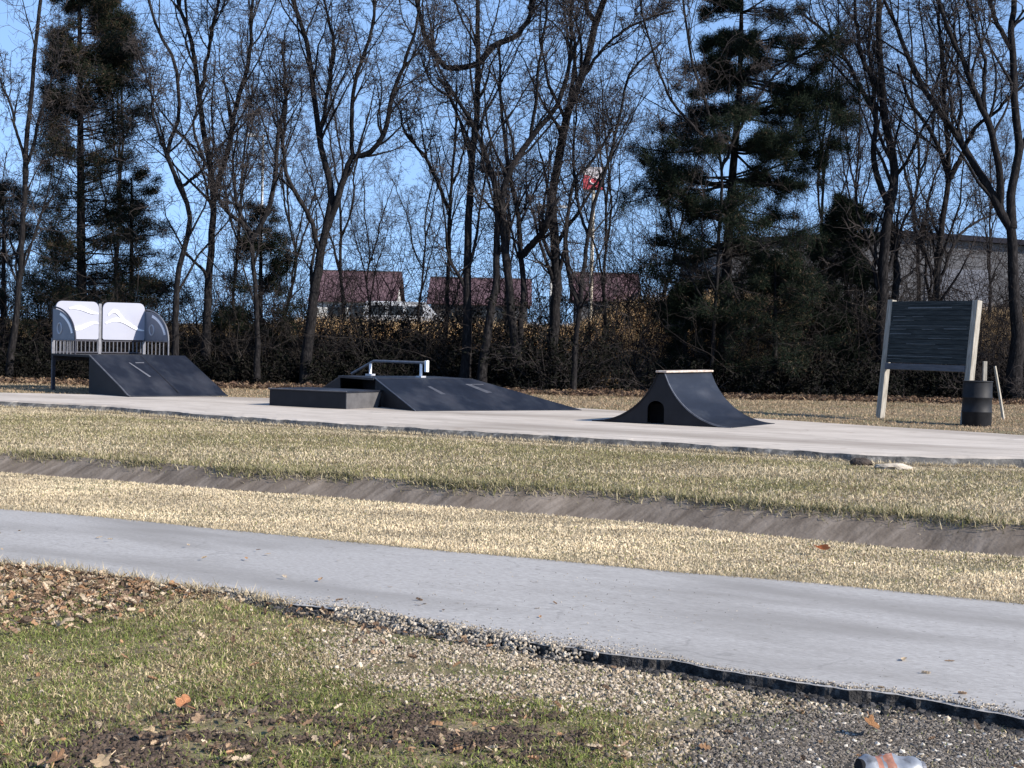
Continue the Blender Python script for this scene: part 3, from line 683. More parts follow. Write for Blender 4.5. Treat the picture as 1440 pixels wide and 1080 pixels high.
def grow(P, R, k, rng, lenf, N, ang=(25, 60), up=.15, wig=.25, tmin=.15, rr=.6, lmax=None, tip=.0035, rmin=.005, flat=False, abs_len=None):
    Mn, N0, _ = P.shape
    t = tmin + (1 - tmin) * rng.random((Mn, k)) ** .85 * .98
    fi = t * (N0 - 1); i0 = np.minimum(fi.astype(int), N0 - 2); fr = (fi - i0)[..., None]
    m_ = np.arange(Mn)[:, None]
    base = P[m_, i0] * (1 - fr) + P[m_, i0 + 1] * fr
    tan = unit(P[m_, i0 + 1] - P[m_, i0]); rad = R[m_, i0] * (1 - fr[..., 0]) + R[m_, i0 + 1] * fr[..., 0]
    L = np.linalg.norm(np.diff(P, axis=1), axis=2).sum(1)[:, None] * lenf * (.45 + .75 * rng.random((Mn, k))) * (1.15 - .55 * t)
    if abs_len is not None: L = abs_len * (.5 + .8 * rng.random((Mn, k))) * (1.15 - .45 * t)
    if lmax: L = np.minimum(L, lmax * (.7 + .5 * rng.random((Mn, k))))
    rv = rng.normal(size=(Mn, k, 3))
    if flat: rv[..., 2] *= .25
    perp = unit(rv - tan * np.sum(rv * tan, -1, keepdims=True))
    a = np.radians(rng.uniform(*ang, size=(Mn, k)))[..., None]
    d = unit(tan * np.cos(a) + perp * np.sin(a) + np.array([0, 0, up]))
    base = base.reshape(-1, 3); d = d.reshape(-1, 3); L = L.reshape(-1); rad = rad.reshape(-1)
    n = len(L); C = np.zeros((n, N, 3)); C[:, 0] = base
    for j in range(1, N):
        d = unit(d + rng.normal(size=(n, 3)) * wig + np.array([0, 0, up * .5]))
        C[:, j] = C[:, j - 1] + d * (L / (N - 1))[:, None]
    r0 = np.clip(rad * rr, rmin, None)[:, None]
    return C, r0 * (1 - np.linspace(0, 1, N) ** .9)[None] + tip * np.linspace(0, 1, N)[None] ** .9
def tree_geo(stems, d, seed, dens=1.0, jitter=.25, l1=(.55, 4.6), vines=0):
    """stems: list of (px polyline bottom->top, r0px, r1px); gives skeletons relative to base"""
    rng = np.random.default_rng(seed); sc = d / FPX
    b = at(*stems[0][0][0], d); base = np.array([b.x, d, float(zground(b.x, d))])
    SP = []; SR = []
    for k, (pl, r0, r1) in enumerate(stems):
        dy = rng.uniform(-1, 1) * 1.6 if k else rng.uniform(-.5, .5)
        P = []; y0 = 0.0; snap = None
        if k:
            q0 = np.array(at(*pl[0], d)) - base; prev = np.concatenate(SP)
            dist = np.hypot(prev[:, 0] - q0[0], prev[:, 2] - q0[2]); j = int(np.argmin(dist))
            if dist[j] < .55: snap = prev[j]; y0 = snap[1]
        for i, (x, y) in enumerate(pl):
            u = i / (len(pl) - 1); q = at(x, y, d + y0 + dy * u * (1.2 if k else .6))
            P.append(np.array(q) - base)
        if snap is not None: P[0] = snap
        if k == 0: P = [np.array([P[0][0] - .0, 0, -.15])] + P if P[0][2] > .3 else P
        R_ = resample(P, 26)
        n_ = len(R_); wob = np.cumsum(rng.normal(size=(n_, 3)) * .022, axis=0); wob -= np.linspace(0, 1, n_)[:, None] * wob[-1]
        R_ = R_ + wob * np.array([1, 1.5, .3])
        rr = np.linspace(r0, r1, n_) * sc * .78 * (1 + .10 * rng.normal(size=n_).cumsum() * .15)
        if k == 0: rr = rr * (1 + .5 * np.exp(-np.linspace(0, 1, n_) * 14))
        SP.append(R_); SR.append(np.maximum(rr, .012))
    SP = np.array(SP); SR = np.array(SR)
    k1 = max(3, int(16 * dens)); L1, R1 = grow(SP, SR, k1, rng, l1[0], 9, (22, 55), .25, .16, .18, .5, l1[1], .006, .016)
    L2, R2 = grow(L1, R1, 8, rng, .55, 8, (30, 80), .03, .30, .12, .5, 2.0, .0045, .009)
    L3, R3 = grow(L2, R2, 6, rng, .55, 6, (30, 85), .02, .36, .12, .6, 1.0, .004, .0065)
    L4, R4 = grow(L3, R3, 2, rng, .75, 4, (25, 65), .03, .22, .2, .8, .6, .003, .0048)
    wood = join([tubes(SP, SR, 9), tubes(L1, R1, 5)])
    tw = join([tubes(L2, R2, 4), tubes(L3, R3, 3), tubes(L4, R4, 3)])
    return base, wood, tw
TREE_GROUP = 'bare trees along the back of the park'
def bare_tree(label, stems, d, seed, dens=1.0, pale=False, l1=(.55, 4.6)):
    base, wood, tw = tree_geo(stems, d, seed, dens, l1=l1)
    t = thing('bare_tree', label, 'tree', tuple(base), 0, TREE_GROUP)
    raw_mesh('trunk', wood[0], [wood[1]], M['bark_pale' if pale else 'bark'], t, smooth=True)
    raw_mesh('crown', tw[0], [tw[1]], M['twig_pale' if pale else 'twig'], t)
    return t

bare_tree('slim bare tree at the far left edge in front of the ragged evergreen', [([(12, 500), (20, 440), (30, 300), (38, 200), (45, 120), (56, 20), (62, -60)], 6, 3), ([(32, 285), (50, 200), (75, 120), (90, 60)], 3, 1.5), ([(36, 230), (15, 150), (-10, 80)], 3, 1.5)], 46, 1, .6)
bare_tree('forked bare tree behind the right end of the white panels', [([(287, 500), (290, 430), (295, 350), (300, 280), (285, 175), (275, 115), (268, 60), (250, 0), (240, -60)], 8, 3), ([(298, 270), (320, 212), (330, 150), (345, 95), (352, 20), (358, -50)], 5.5, 2), ([(278, 130), (290, 60), (300, 0), (305, -60)], 3.5, 2)], 47, 2, .9)
bare_tree('crooked thin bare tree bending left behind the white panels', [([(250, 500), (254, 390), (270, 310), (256, 265), (236, 215), (250, 165), (245, 90), (218, 30), (200, -40)], 6, 2.2), ([(258, 270), (285, 235), (272, 180), (290, 120)], 3, 1.5), ([(236, 215), (222, 170), (215, 120), (190, 60)], 2.5, 1.2)], 45.5, 3, .6)
bare_tree('stout dark bare tree with two sweeping limbs left of the long low roof', [([(432, 505), (440, 440), (452, 370), (465, 310), (470, 265), (456, 210), (446, 125), (436, 60), (415, 0), (400, -60)], 10, 3), ([(462, 320), (480, 255), (488, 222), (515, 215), (535, 185), (548, 130), (575, 70), (590, 10)], 7, 2.2), ([(488, 222), (492, 170), (500, 110), (520, 40), (528, -30)], 4, 2), ([(452, 195), (458, 130), (462, 60), (450, -20)], 4, 2), ([(446, 350), (432, 300), (412, 260), (400, 200), (402, 120)], 5, 2)], 46, 4, .85)
bare_tree('low spreading bare tree over the dark cedar bush left of centre', [([(362, 505), (360, 400), (355, 335), (335, 285), (325, 230), (335, 180)], 6, 2), ([(357, 345), (385, 280), (392, 200), (405, 140), (398, 60)], 5, 2), ([(352, 320), (320, 300), (300, 262), (290, 210)], 4, 1.8)], 45.5, 5, .9)
bare_tree('thin straight bare sapling standing left of the pair of dark trunks', [([(620, 500), (622, 435), (625, 320), (628, 280), (638, 195), (642, 120)], 5, 1.8), ([(624, 290), (606, 226), (578, 196), (560, 150)], 3.5, 1.3), ([(628, 260), (652, 210), (660, 160)], 2.5, 1.2)], 50, 6, .7)
bare_tree('tall upright bare tree with a sharp bent limb near the top of the frame', [([(655, 505), (658, 440), (662, 370), (667, 240), (672, 165), (672, 75), (672, 20), (668, -60)], 8.5, 3.5), ([(672, 98), (650, 95), (625, 93), (604, 66), (588, 20), (580, -50)], 5.5, 3), ([(672, 78), (692, 64), (720, 52), (742, 28), (750, -30)], 6, 3.2), ([(668, 240), (640, 150), (610, 120), (596, 90)], 3, 1.5)], 46, 7, .65)
bare_tree('clump of three dark bare trunks crossing at the centre of the wood', [([(682, 505), (690, 440), (702, 390), (706, 300), (696, 235), (672, 178), (640, 130), (615, 110)], 8, 3), ([(728, 505), (722, 440), (712, 350), (710, 272), (727, 232), (760, 185), (785, 148), (800, 92), (805, 30)], 8.5, 2.5), ([(733, 500), (737, 430), (737, 360), (725, 280), (714, 228), (706, 130), (702, 60)], 6, 2.5), ([(737, 362), (752, 340), (768, 322), (776, 290)], 7, 5), ([(712, 240), (676, 241)], 3, 2), ([(745, 205), (752, 130), (760, 60), (770, 0)], 3.5, 1.6)], 45.5, 8, .7)
bare_tree('big leaning bare tree curving right up beside the distant pole sign', [([(776, 505), (778, 440), (780, 380), (775, 285), (786, 215), (800, 155), (825, 90), (838, 30), (850, 0), (866, -60)], 10, 4.5), ([(838, 32), (825, 0), (810, -50)], 5, 3.5), ([(802, 150), (808, 80), (802, 20), (800, -50)], 4, 2), ([(822, 100), (860, 60), (905, 30), (950, 15)], 3.5, 1.5)], 46.5, 9, .9)
bare_tree('twin stemmed slender bare tree in front of the pole sign', [([(808, 500), (815, 420), (828, 330), (836, 285), (860, 210), (875, 152), (890, 100), (930, 60)], 5, 1.8), ([(800, 440), (796, 370), (800, 290), (810, 250), (830, 230), (862, 180)], 5, 1.8), ([(830, 320), (812, 285), (806, 200), (812, 130)], 3, 1.5)], 45, 10, .8)
bare_tree('slender bare tree with outer branches hanging over the dark evergreen', [([(1000, 505), (1003, 400), (1010, 290), (1005, 200), (975, 90), (960, 0), (955, -60)], 3.6, 1.8), ([(1008, 250), (1060, 150), (1110, 90), (1170, 60)], 3.5, 1.5), ([(1006, 220), (960, 150), (925, 80), (900, 0)], 3, 1.5)], 46.0, 11, .7)
bare_tree('double trunked bare tree rising behind the left post of the notice board', [([(1240, 505), (1240, 425), (1246, 320), (1258, 265), (1257, 220), (1244, 160), (1236, 75), (1237, 0), (1238, -60)], 11, 4.5), ([(1246, 300), (1226, 226), (1230, 170), (1206, 116), (1170, 62), (1130, 20)], 6, 2.2), ([(1258, 505), (1258, 430), (1256, 360), (1250, 310)], 7, 6), ([(1240, 130), (1215, 80), (1205, 20), (1195, -40)], 4, 2), ([(1232, 170), (1222, 90), (1225, 0)], 4, 2)], 47, 12, .75)
bare_tree('forked bare tree rising above the middle of the notice board', [([(1312, 505), (1315, 415), (1322, 340), (1330, 280), (1332, 250), (1312, 195), (1280, 145), (1262, 90)], 9, 2.2), ([(1331, 258), (1372, 180), (1400, 160), (1440, 120)], 5.5, 2), ([(1330, 245), (1328, 130), (1322, 40), (1318, -40)], 4.5, 2), ([(1318, 400), (1350, 330), (1400, 300)], 3.5, 1.5), ([(1312, 400), (1300, 350), (1290, 310)], 3.5, 1.5)], 48, 13, .85)
bare_tree('massive many limbed bare tree at the right edge of the wood', [([(1428, 505), (1425, 430), (1420, 325), (1405, 295), (1358, 210), (1300, 125), (1262, 35), (1238, -10)], 13, 3), ([(1421, 330), (1425, 260), (1432, 200), (1421, 70), (1428, 0), (1432, -60)], 9, 4.5), ([(1408, 300), (1396, 200), (1362, 106), (1328, 30), (1310, -40)], 7, 2.5), ([(1421, 68), (1392, 5), (1375, -50)], 5, 3), ([(1380, 160), (1385, 80), (1360, 0)], 4, 2), ([(1430, 210), (1465, 130), (1500, 60)], 5, 2)], 45.8, 14, .8)
# filler trees further back, three kinds copied with their own turn and size
def filler_kind(seed):
    rng = np.random.default_rng(seed)
    st = []; x0 = 720
    trunk = [(x0, 505)]
    for k in range(1, 9): trunk.append((trunk[-1][0] + rng.uniform(-16, 16), 505 - 68 * k))
    st.append((trunk, 4.6, 1.6))
    for j in range(3):
        i = 2 + j; p = trunk[i]; sg = rng.choice([-1, 1]); pl = [p]
        for k in range(4): pl.append((pl[-1][0] + sg * rng.uniform(8, 28), pl[-1][1] - rng.uniform(45, 75)))
        st.append((pl, 3.0, 1.2))
    base, wood, tw = tree_geo(st, 56, seed, .75)
    return wood, tw
fill_at = [(165, 59, 1, 'directly behind the left white panel'), (330, 60, 1, 'behind the slim white lamp pole'), (395, 57, 0, 'left of the stout dark tree'), (520, 58, 2, 'right of the stout dark tree'), (590, 62, 1, 'left of the thin straight sapling'), (712, 62, 2, 'behind the crossing trunk clump'), (850, 58, 1, 'right of the tall pole sign'), (925, 60, 0, 'beside the left side of the big evergreen'), (1150, 62, 1, 'right behind the big evergreen'), (1195, 57, 0, 'left of the double trunked tree'), (1290, 60, 2, 'left of the tree above the notice board'), (1390, 60, 0, 'just left of the massive right tree'), (-10, 58, 2, 'at the far left edge of the frame'), (480, 66, 1, 'over the white walled red roof building')]
protos = {}
for i, (px, d, kd, fl) in enumerate(fill_at):
    p = at(px, 475, d); loc = (p.x, d, float(zground(p.x, d)) - .1)
    t = thing('bare_tree', 'thin grey bare tree standing further back, ' + fl, 'tree', loc, rnd.uniform(0, 6.28), 'thin bare trees further back')
    sc_ = rnd.uniform(.45, .95); t.scale = (sc_, sc_, sc_)
    if kd not in protos:
        wood, tw = filler_kind(60 + kd)
        protos[kd] = (raw_mesh('trunk', wood[0], [wood[1]], M['bark'], t, smooth=True), raw_mesh('crown', tw[0], [tw[1]], M['twig'], t))
    else:
        for o in protos[kd]:
            c = o.copy(); COL.objects.link(c); c.parent = t

# ------------------------------------------------------------------ evergreens
def evergreen(label, base_px, d, prof, seed, trunk_r=7, nlimb=90, keep=None, green=((.005, .0085, .006), (.022, .031, .018)), nsub=11, ntuft=7, tuft=(.07, .17), name='evergreen_tree', dead=.0, droop=-.05, top=None, trunk_px=None, layers=0, blades=15, open_=1.0, subf=.34):
    """prof: list (y_px, x_left_px, x_right_px) silhouettes"""
    rng = np.random.default_rng(seed); sc = d / FPX
    b = at(*base_px, d); base = np.array([b.x, d, float(zground(b.x, d))])
    prof = sorted(prof); ys = np.array([p[0] for p in prof], float); xl = np.array([p[1] for p in prof], float); xr = np.array([p[2] for p in prof], float)
    tpx = trunk_px or [(base_px[0], base_px[1]), ((xl[0] + xr[0]) / 2, ys[0])]
    TP = resample([np.array(at(x, y, d)) - base for x, y in tpx], 26); TP[0, 2] = -.15
    TR = np.linspace(trunk_r, 1.2, 26) * sc
    tz = TP[:, 2]
    t = thing(name, label, 'tree', tuple(base))
    yy = ys[0] + (ys[-1] - ys[0]) * rng.random(nlimb)
    if layers:
        q = (ys[-1] - ys[0]) / layers; yy = ys[0] + q * (np.floor((yy - ys[0]) / q) + .25 + .35 * rng.random(nlimb))
    zl = np.array([at(720, y, d).z for y in yy]) - base[2]
    zl = zl + (base[0] / d) * 0
    phi = rng.uniform(0, 2 * np.pi, nlimb); c = np.cos(phi)
    tx = np.interp(zl, tz, TP[:, 0]); ty = np.interp(zl, tz, TP[:, 1])
    ext_r = (np.interp(yy, ys, xr) - 720) * sc - base[0] - tx; ext_l = tx - ((np.interp(yy, ys, xl) - 720) * sc - base[0])
    roll_dx = 0.0
    L = np.where(c > 0, ext_r, ext_l); mean = .5 * (ext_r + ext_l)
    L = np.clip(np.where(np.abs(c) > .35, L, mean), .25, None) * (.70 + .42 * rng.random(nlimb))
    N = 9; C = np.zeros((nlimb, N, 3)); dirv = np.stack([c, np.sin(phi), droop + .12 * rng.normal(size=nlimb)], 1)
    C[:, 0] = np.stack([tx, ty, zl], 1)
    for j in range(1, N):
        dirv = dirv + rng.normal(size=(nlimb, 3)) * .10; dirv[:, 2] += .035; dirv = unit(dirv)
        C[:, j] = C[:, j - 1] + dirv * (L / (N - 1))[:, None]
    RL = (np.clip(L * .012, .012, .05))[:, None] * (1 - .8 * np.linspace(0, 1, N))[None]
    S1, SR1 = grow(C, RL, nsub, rng, subf, 6, (30, 70), .03, .16, .22, .55, 1.5, .004, .008, flat=True)
    S2, SR2 = grow(S1, SR1, 3, rng, .5, 4, (30, 65), .04, .2, .2, .6, .6, .004, .006)
    wood = join([tubes(TP[None], TR[None], 9), tubes(C, RL, 5)]); tw = join([tubes(S1, SR1, 3), tubes(S2, SR2, 3)])
    raw_mesh('trunk', wood[0], [wood[1]], M['bark'], t, smooth=True)
    raw_mesh('twigs', tw[0], [tw[1]], M['twig'], t)
    # foliage sprays
    src = np.concatenate([S1[:, 1:].reshape(-1, 3), S2[:, 1:].reshape(-1, 3), C[:, 4:].reshape(-1, 3)])
    dirs = np.concatenate([np.gradient(S1, axis=1)[:, 1:].reshape(-1, 3), np.gradient(S2, axis=1)[:, 1:].reshape(-1, 3), np.gradient(C, axis=1)[:, 4:].reshape(-1, 3)])
    clump = vnoise(src[:, 0] + src[:, 1] * .5, src[:, 2] * 1.9, 1.0, seed, 3)
    ypx = 475 - (src[:, 2] + base[2] - EYE) / sc + (base[0] + src[:, 0]) / sc * math.tan(ROLL)
    pk = np.ones(len(src)) if keep is None else np.interp(ypx, [k[0] for k in keep], [k[1] for k in keep])
    ok = (rng.random(len(src)) < pk) & (clump > .41 - .12 * open_)
    src = src[ok]; dirs = unit(dirs[ok]); cl = clump[ok]
    n = len(src); B = blades
    ctr = np.repeat(src, B, 0) + rng.normal(size=(n * B, 3)) * .075
    dd = unit(np.repeat(dirs, B, 0) * .8 + rng.normal(size=(n * B, 3)) * .6)
    ln = rng.uniform(*tuft, size=(n * B, 1)); wd = rng.uniform(.004, .008, size=(n * B, 1))
    sd_ = unit(np.cross(dd, rng.normal(size=(n * B, 3))))
    V = np.stack([ctr - sd_ * wd * .6, ctr + dd * ln * .55 - sd_ * wd, ctr + dd * ln, ctr + dd * ln * .5 + sd_ * wd], 1).reshape(-1, 3)
    Q = np.arange(n * B * 4).reshape(-1, 4)
    mixv = np.clip(rng.random(n * B) * .8 + np.repeat(cl - .5, B) * .6, 0, 1)[:, None]
    col = np.array(green[0]) * (1 - mixv) + np.array(green[1]) * mixv
    brown = rng.random(n * B) < dead
    col[brown] = np.array([.10, .07, .045]) * rng.uniform(.5, 1.2, size=(brown.sum(), 1))
    raw_mesh('foliage', V, [Q], M['needle'], t, tint=np.repeat(col, 4, 0))
    return t
evergreen('tall ragged evergreen at the left, dense at its top and thin brown lower down', (115, 505), 49,
          [(-110, 100, 122), (-40, 85, 140), (0, 70, 150), (50, 60, 180), (100, 55, 200), (150, 55, 212), (200, 48, 214), (260, 40, 215), (330, 35, 218), (400, 30, 230), (480, 30, 235)], 101, 8, 290,
          keep=[(-100, 1), (120, .9), (160, .5), (220, .36), (300, .36), (480, .4)], dead=.22, nsub=11, droop=.10, open_=1.1)
evergreen('big dark layered evergreen right of centre behind the spine ramp', (1018, 510), 47.5,
          [(-110, 1010, 1075), (-50, 1000, 1100), (0, 975, 1140), (50, 965, 1165), (100, 955, 1200), (150, 930, 1195), (200, 880, 1200), (250, 860, 1165), (290, 850, 1170), (340, 880, 1160), (400, 890, 1150), (470, 900, 1180)], 102, 9, 190,
          keep=[(-100, 1), (290, 1), (340, .45), (400, .3), (480, .35)], dead=.03, trunk_px=[(1018, 510), (1022, 380), (1030, 250), (1040, 120), (1045, -110)], nsub=20, droop=-.06, layers=12, open_=.3, subf=.20)
evergreen('dark young cedar left of the double trunked tree behind the ramps', (1190, 515), 48.5, [(270, 1175, 1205), (310, 1150, 1225), (360, 1130, 1235), (430, 1120, 1240), (510, 1110, 1245)], 103, 5, 75, name='young_cedar', nsub=9)
evergreen('bushy dark cedar under the low spreading tree left of centre', (365, 515), 48, [(290, 350, 385), (340, 325, 405), (400, 310, 420), (460, 300, 425), (515, 300, 430)], 104, 5, 75, name='young_cedar', nsub=9, dead=.1, open_=.3, keep=[(0, .4), (400, .5), (600, .8)])
evergreen('shadowy dark cedar behind the right white panel', (185, 515), 50, [(250, 170, 200), (310, 140, 235), (380, 125, 250), (450, 120, 255), (515, 120, 255)], 105, 5, 75, name='young_cedar', nsub=10, dead=.25, open_=.9, keep=[(0, .3), (600, .45)])
evergreen('dark low cedar at the far left edge of the wood', (5, 515), 50.5, [(270, -10, 20), (330, -40, 45), (400, -50, 60), (515, -55, 70)], 106, 5, 60, name='young_cedar', nsub=10, dead=.25, open_=.9, keep=[(0, .3), (600, .45)])
evergreen('wide dark cedar filling the gap below the big evergreen', (1090, 520), 46.2, [(350, 1070, 1110), (400, 1030, 1150), (450, 1000, 1175), (520, 990, 1190)], 107, 4, 55, name='young_cedar', nsub=8, keep=[(0, .5), (600, .7)], dead=.1)
evergreen('squat dark cedar bush just left of the big evergreen trunk', (965, 520), 47.4, [(395, 945, 975), (430, 930, 1000), (470, 925, 1010), (520, 920, 1015)], 108, 4, 45, name='young_cedar', nsub=7, keep=[(0, .6), (600, .8)])

# ------------------------------------------------------------------ brush: bushes and the thicket strip
def bush_geo(rng, wid, hei, nst, leaf=0, depth=None):
    depth = depth or wid * .6
    bx = rng.uniform(-.5, .5, nst) * wid * .7; by = rng.uniform(-.5, .5, nst) * depth
    N = 7; C = np.zeros((nst, N, 3)); C[:, 0] = np.stack([bx, by, np.full(nst, -.05)], 1)
    d = unit(np.stack([rng.normal(size=nst) * .4 + bx / wid, rng.normal(size=nst) * .4, np.full(nst, 1.0)], 1))
    L = hei * rng.uniform(.5, 1.25, nst)
    for j in range(1, N):
        d = d + rng.normal(size=(nst, 3)) * .22; d[:, 2] -= .12; d = unit(d)
        C[:, j] = C[:, j - 1] + d * (L / (N - 1))[:, None]
    C[..., 2] = np.maximum(C[..., 2], -.05)
    R_ = np.full((nst, 1), .012) * (1 - .75 * np.linspace(0, 1, N))[None]
    A, AR = grow(C, R_, 6, rng, .5, 5, (25, 75), .03, .3, .15, .6, .8, .003, .006)
    B, BR = grow(A, AR, 4, rng, .55, 4, (25, 75), .03, .3, .15, .7, .45, .003, .005)
    g = join([tubes(C, R_, 4), tubes(A, AR, 3), tubes(B, BR, 3)])
    src = np.concatenate([A[:, 2:].reshape(-1, 3), B[:, 1:].reshape(-1, 3)])
    return g, src
def leaf_quads(rng, src, per, size, c0, c1):
    n = len(src) * per; ctr = np.repeat(src, per, 0) + rng.normal(size=(n, 3)) * .06
    d = unit(rng.normal(size=(n, 3))); s_ = unit(np.cross(d, rng.normal(size=(n, 3)))); ln = rng.uniform(*size, size=(n, 1)); wd = ln * .32
    V = np.stack([ctr - d * ln * .5, ctr - s_ * wd, ctr + d * ln * .5, ctr + s_ * wd], 1).reshape(-1, 3)
    m_ = rng.random((n, 1)) ** 1.5; col = np.array(c0) * (1 - m_) + np.array(c1) * m_
    return V, np.arange(n * 4).reshape(-1, 4), np.repeat(col, 4, 0)
bush_list = [  # px, d, width m, height m, leafy, label
    (60, 47.2, 2.6, 1.5, 1, 'dark leafy bush at the left edge beside the railed ramp'),
    (235, 47.5, 2.4, 1.4, 1, 'dark tangled bush directly above the bank ramp slope'),
    (340, 47.0, 2.6, 1.3, 1, 'dark bush between the bank ramp and the funbox'),
    (480, 46.8, 2.8, 1.35, 1, 'dark rounded bramble bush above the long ledge'),
    (560, 47.3, 2.4, 1.5, 1, 'dark arching bramble bush above the grind rail'),
    (650, 47.0, 2.4, 1.3, 1, 'tangled dark bush at the foot of the tall upright tree'),
    (735, 47.1, 2.4, 1.2, 1, 'tangled dark bush at the foot of the crossing trunks'),
    (790, 46.2, 2.4, 3.2, 3, 'vine covered dark mound around the base of the leaning tree'),
    (512, 48.6, 2.2, 2.7, 3, 'tall dark vine tangle in front of the white walled red roof building'),
    (600, 49.5, 1.8, 2.4, 3, 'dark vine tangle left of the thin straight sapling'),
    (695, 48.8, 1.8, 2.5, 3, 'dark vine tangle between the tall upright tree and the crossing trunks'),
    (870, 47.6, 2.4, 2.3, 2, 'bare brown bush in front of the golden bank left of the spine ramp'),
    (915, 48.6, 2.4, 2.4, 2, 'tall bare twiggy bush left of the big evergreen'),
    (1000, 46.3, 2.6, 1.6, 1, 'dark bush above the spine ramp coping'),
    (1110, 45.9, 2.8, 1.5, 1, 'dark bush right of the spine ramp'),
    (1200, 46.0, 2.2, 1.5, 1, 'dark bush left of the notice board legs'),
    (1300, 46.6, 2.4, 1.4, 1, 'dark bush seen between the notice board legs'),
    (1400, 46.3, 2.4, 1.7, 0, 'bare brown bush behind the black drum'),
    (1345, 48.5, 2.6, 2.6, 0, 'tall pale bare bush right behind the notice board'),
]
for i, (px, d, wd, he, leafy, lab) in enumerate(bush_list):
    rng = np.random.default_rng(300 + i)
    he *= .72 if leafy == 1 else .9
    g_, src = bush_geo(rng, wd, he, 60 if leafy in (1, 3) else (22 if leafy == 2 else 70), leafy)
    p = at(px, 475, d); t = thing('bush', lab, 'bush', (p.x, d, float(zground(p.x, d))), 0, 'bushes along the edge of the wood')
    raw_mesh('stems', g_[0], [g_[1]], M['twig'], t)
    if leafy in (1, 3):
        V, Q, c = leaf_quads(rng, src[rng.random(len(src)) < .6], 2, (.05, .12), (.003, .004, .003), (.014, .014, .010))  # leaf tints kept near black to paint in the wood's shade
        raw_mesh('foliage', V, [Q], M['thicket'], t, tint=c)
def thicket():
    rng = np.random.default_rng(77); n = 2600
    x = rng.uniform(-19, 19, n); y = Y_WOOD + .6 + rng.random(n) ** .8 * 6.0
    hh = (.16 + .75 * (.62 + .83 * np.maximum(sstep(-5.5, -7.5, x), sstep(5.2, 6.5, x))) * vnoise(x, y, .35, 51, 2) * rng.uniform(.5, 1.3, n)) * (.45 + .55 * sstep(Y_WOOD + .5, Y_WOOD + 2, y)) * (.45 + 1.0 * vnoise(x, y * 0, .8, 52, 2))
    op1 = sstep(2.2, 2.7, x * 47 / y) * sstep(4.9, 4.4, x * 47 / y) * .94; s1 = rng.random(n) > op1; x = x[s1]; y = y[s1]; hh = hh[s1] * (1 - .6 * op1[s1]); n = len(x)
    N = 6; C = np.zeros((n, N, 3)); C[:, 0] = np.stack([x, y, zground(x, y) - .05], 1)
    d = unit(np.stack([rng.normal(size=n) * .5, rng.normal(size=n) * .5, np.full(n, 1.0)], 1))
    for j in range(1, N):
        d = d + rng.normal(size=(n, 3)) * .3; d[:, 2] -= .1; d = unit(d); C[:, j] = C[:, j - 1] + d * (hh / (N - 1))[:, None] * 1.3
    R_ = np.full((n, 1), .010) * (1 - .7 * np.linspace(0, 1, N))[None]
    A, AR = grow(C, R_, 5, rng, .5, 5, (25, 80), .0, .35, .1, .6, .8, .003, .005)
    n2 = 2400; x2 = rng.uniform(-19, 19, n2); y2 = Y_WOOD + 2 + rng.random(n2) * 10; N2 = 10
    C2 = np.zeros((n2, N2, 3)); C2[:, 0] = np.stack([x2, y2, zground(x2, y2) - .05], 1); h2 = (1.0 + 6.5 * rng.random(n2) ** 1.7) * (.45 + 1.0 * vnoise(x2, y2 * 0, .3, 55, 2))
    d = unit(np.stack([rng.normal(size=n2) * .3, rng.normal(size=n2) * .3, np.full(n2, 1.0)], 1))
    for j in range(1, N2):
        d = d + rng.normal(size=(n2, 3)) * .28; d[:, 2] += .02; d = unit(d); C2[:, j] = C2[:, j - 1] + d * (h2 / (N2 - 1))[:, None]
    xn = x2 * 48 / y2; op = np.maximum(sstep(2.2, 2.8, xn) * sstep(5.0, 4.4, xn) * .88, sstep(-6.6, -5.6, xn) * sstep(5.4, 4.6, xn) * .82); sel = rng.random(n2) > op * np.where(h2 > 2.6, .25, 1.0); C2 = C2[sel]; h2 = h2[sel]; n2 = len(C2)
    R2_ = np.full((n2, 1), .017) * (1 - .75 * np.linspace(0, 1, N2))[None]
    A2, AR2 = grow(C2, R2_, 9, rng, .45, 6, (30, 85), .02, .3, .12, .6, 1.5, .0035, .007)
    B2, BR2 = grow(A2, AR2, 4, rng, .5, 5, (30, 75), .02, .32, .15, .7, .7, .003, .005)
    V, Q = join([tubes(C, R_, 3), tubes(A, AR, 3), tubes(C2, R2_, 4), tubes(A2, AR2, 3), tubes(B2, BR2, 3)])
    src = np.concatenate([A[:, 1:].reshape(-1, 3), C[:, 1:].reshape(-1, 3)])
    Vl, Ql, cl = leaf_quads(rng, src[rng.random(len(src)) < .8], 3, (.05, .12), (.0025, .003, .0025), (.013, .0115, .009))  # very dark tints stand in for shade among the undergrowth
    ct = np.repeat(np.array([[.020, .017, .016]]), len(V), 0); ct[rng.random(len(V)) < .06] = (.075, .064, .056)
    struct(raw_mesh('thicket', np.concatenate([V, Vl]), [Q, Ql + len(V)], M['thicket'], tint=np.concatenate([ct, cl])), 'stuff')
thicket()

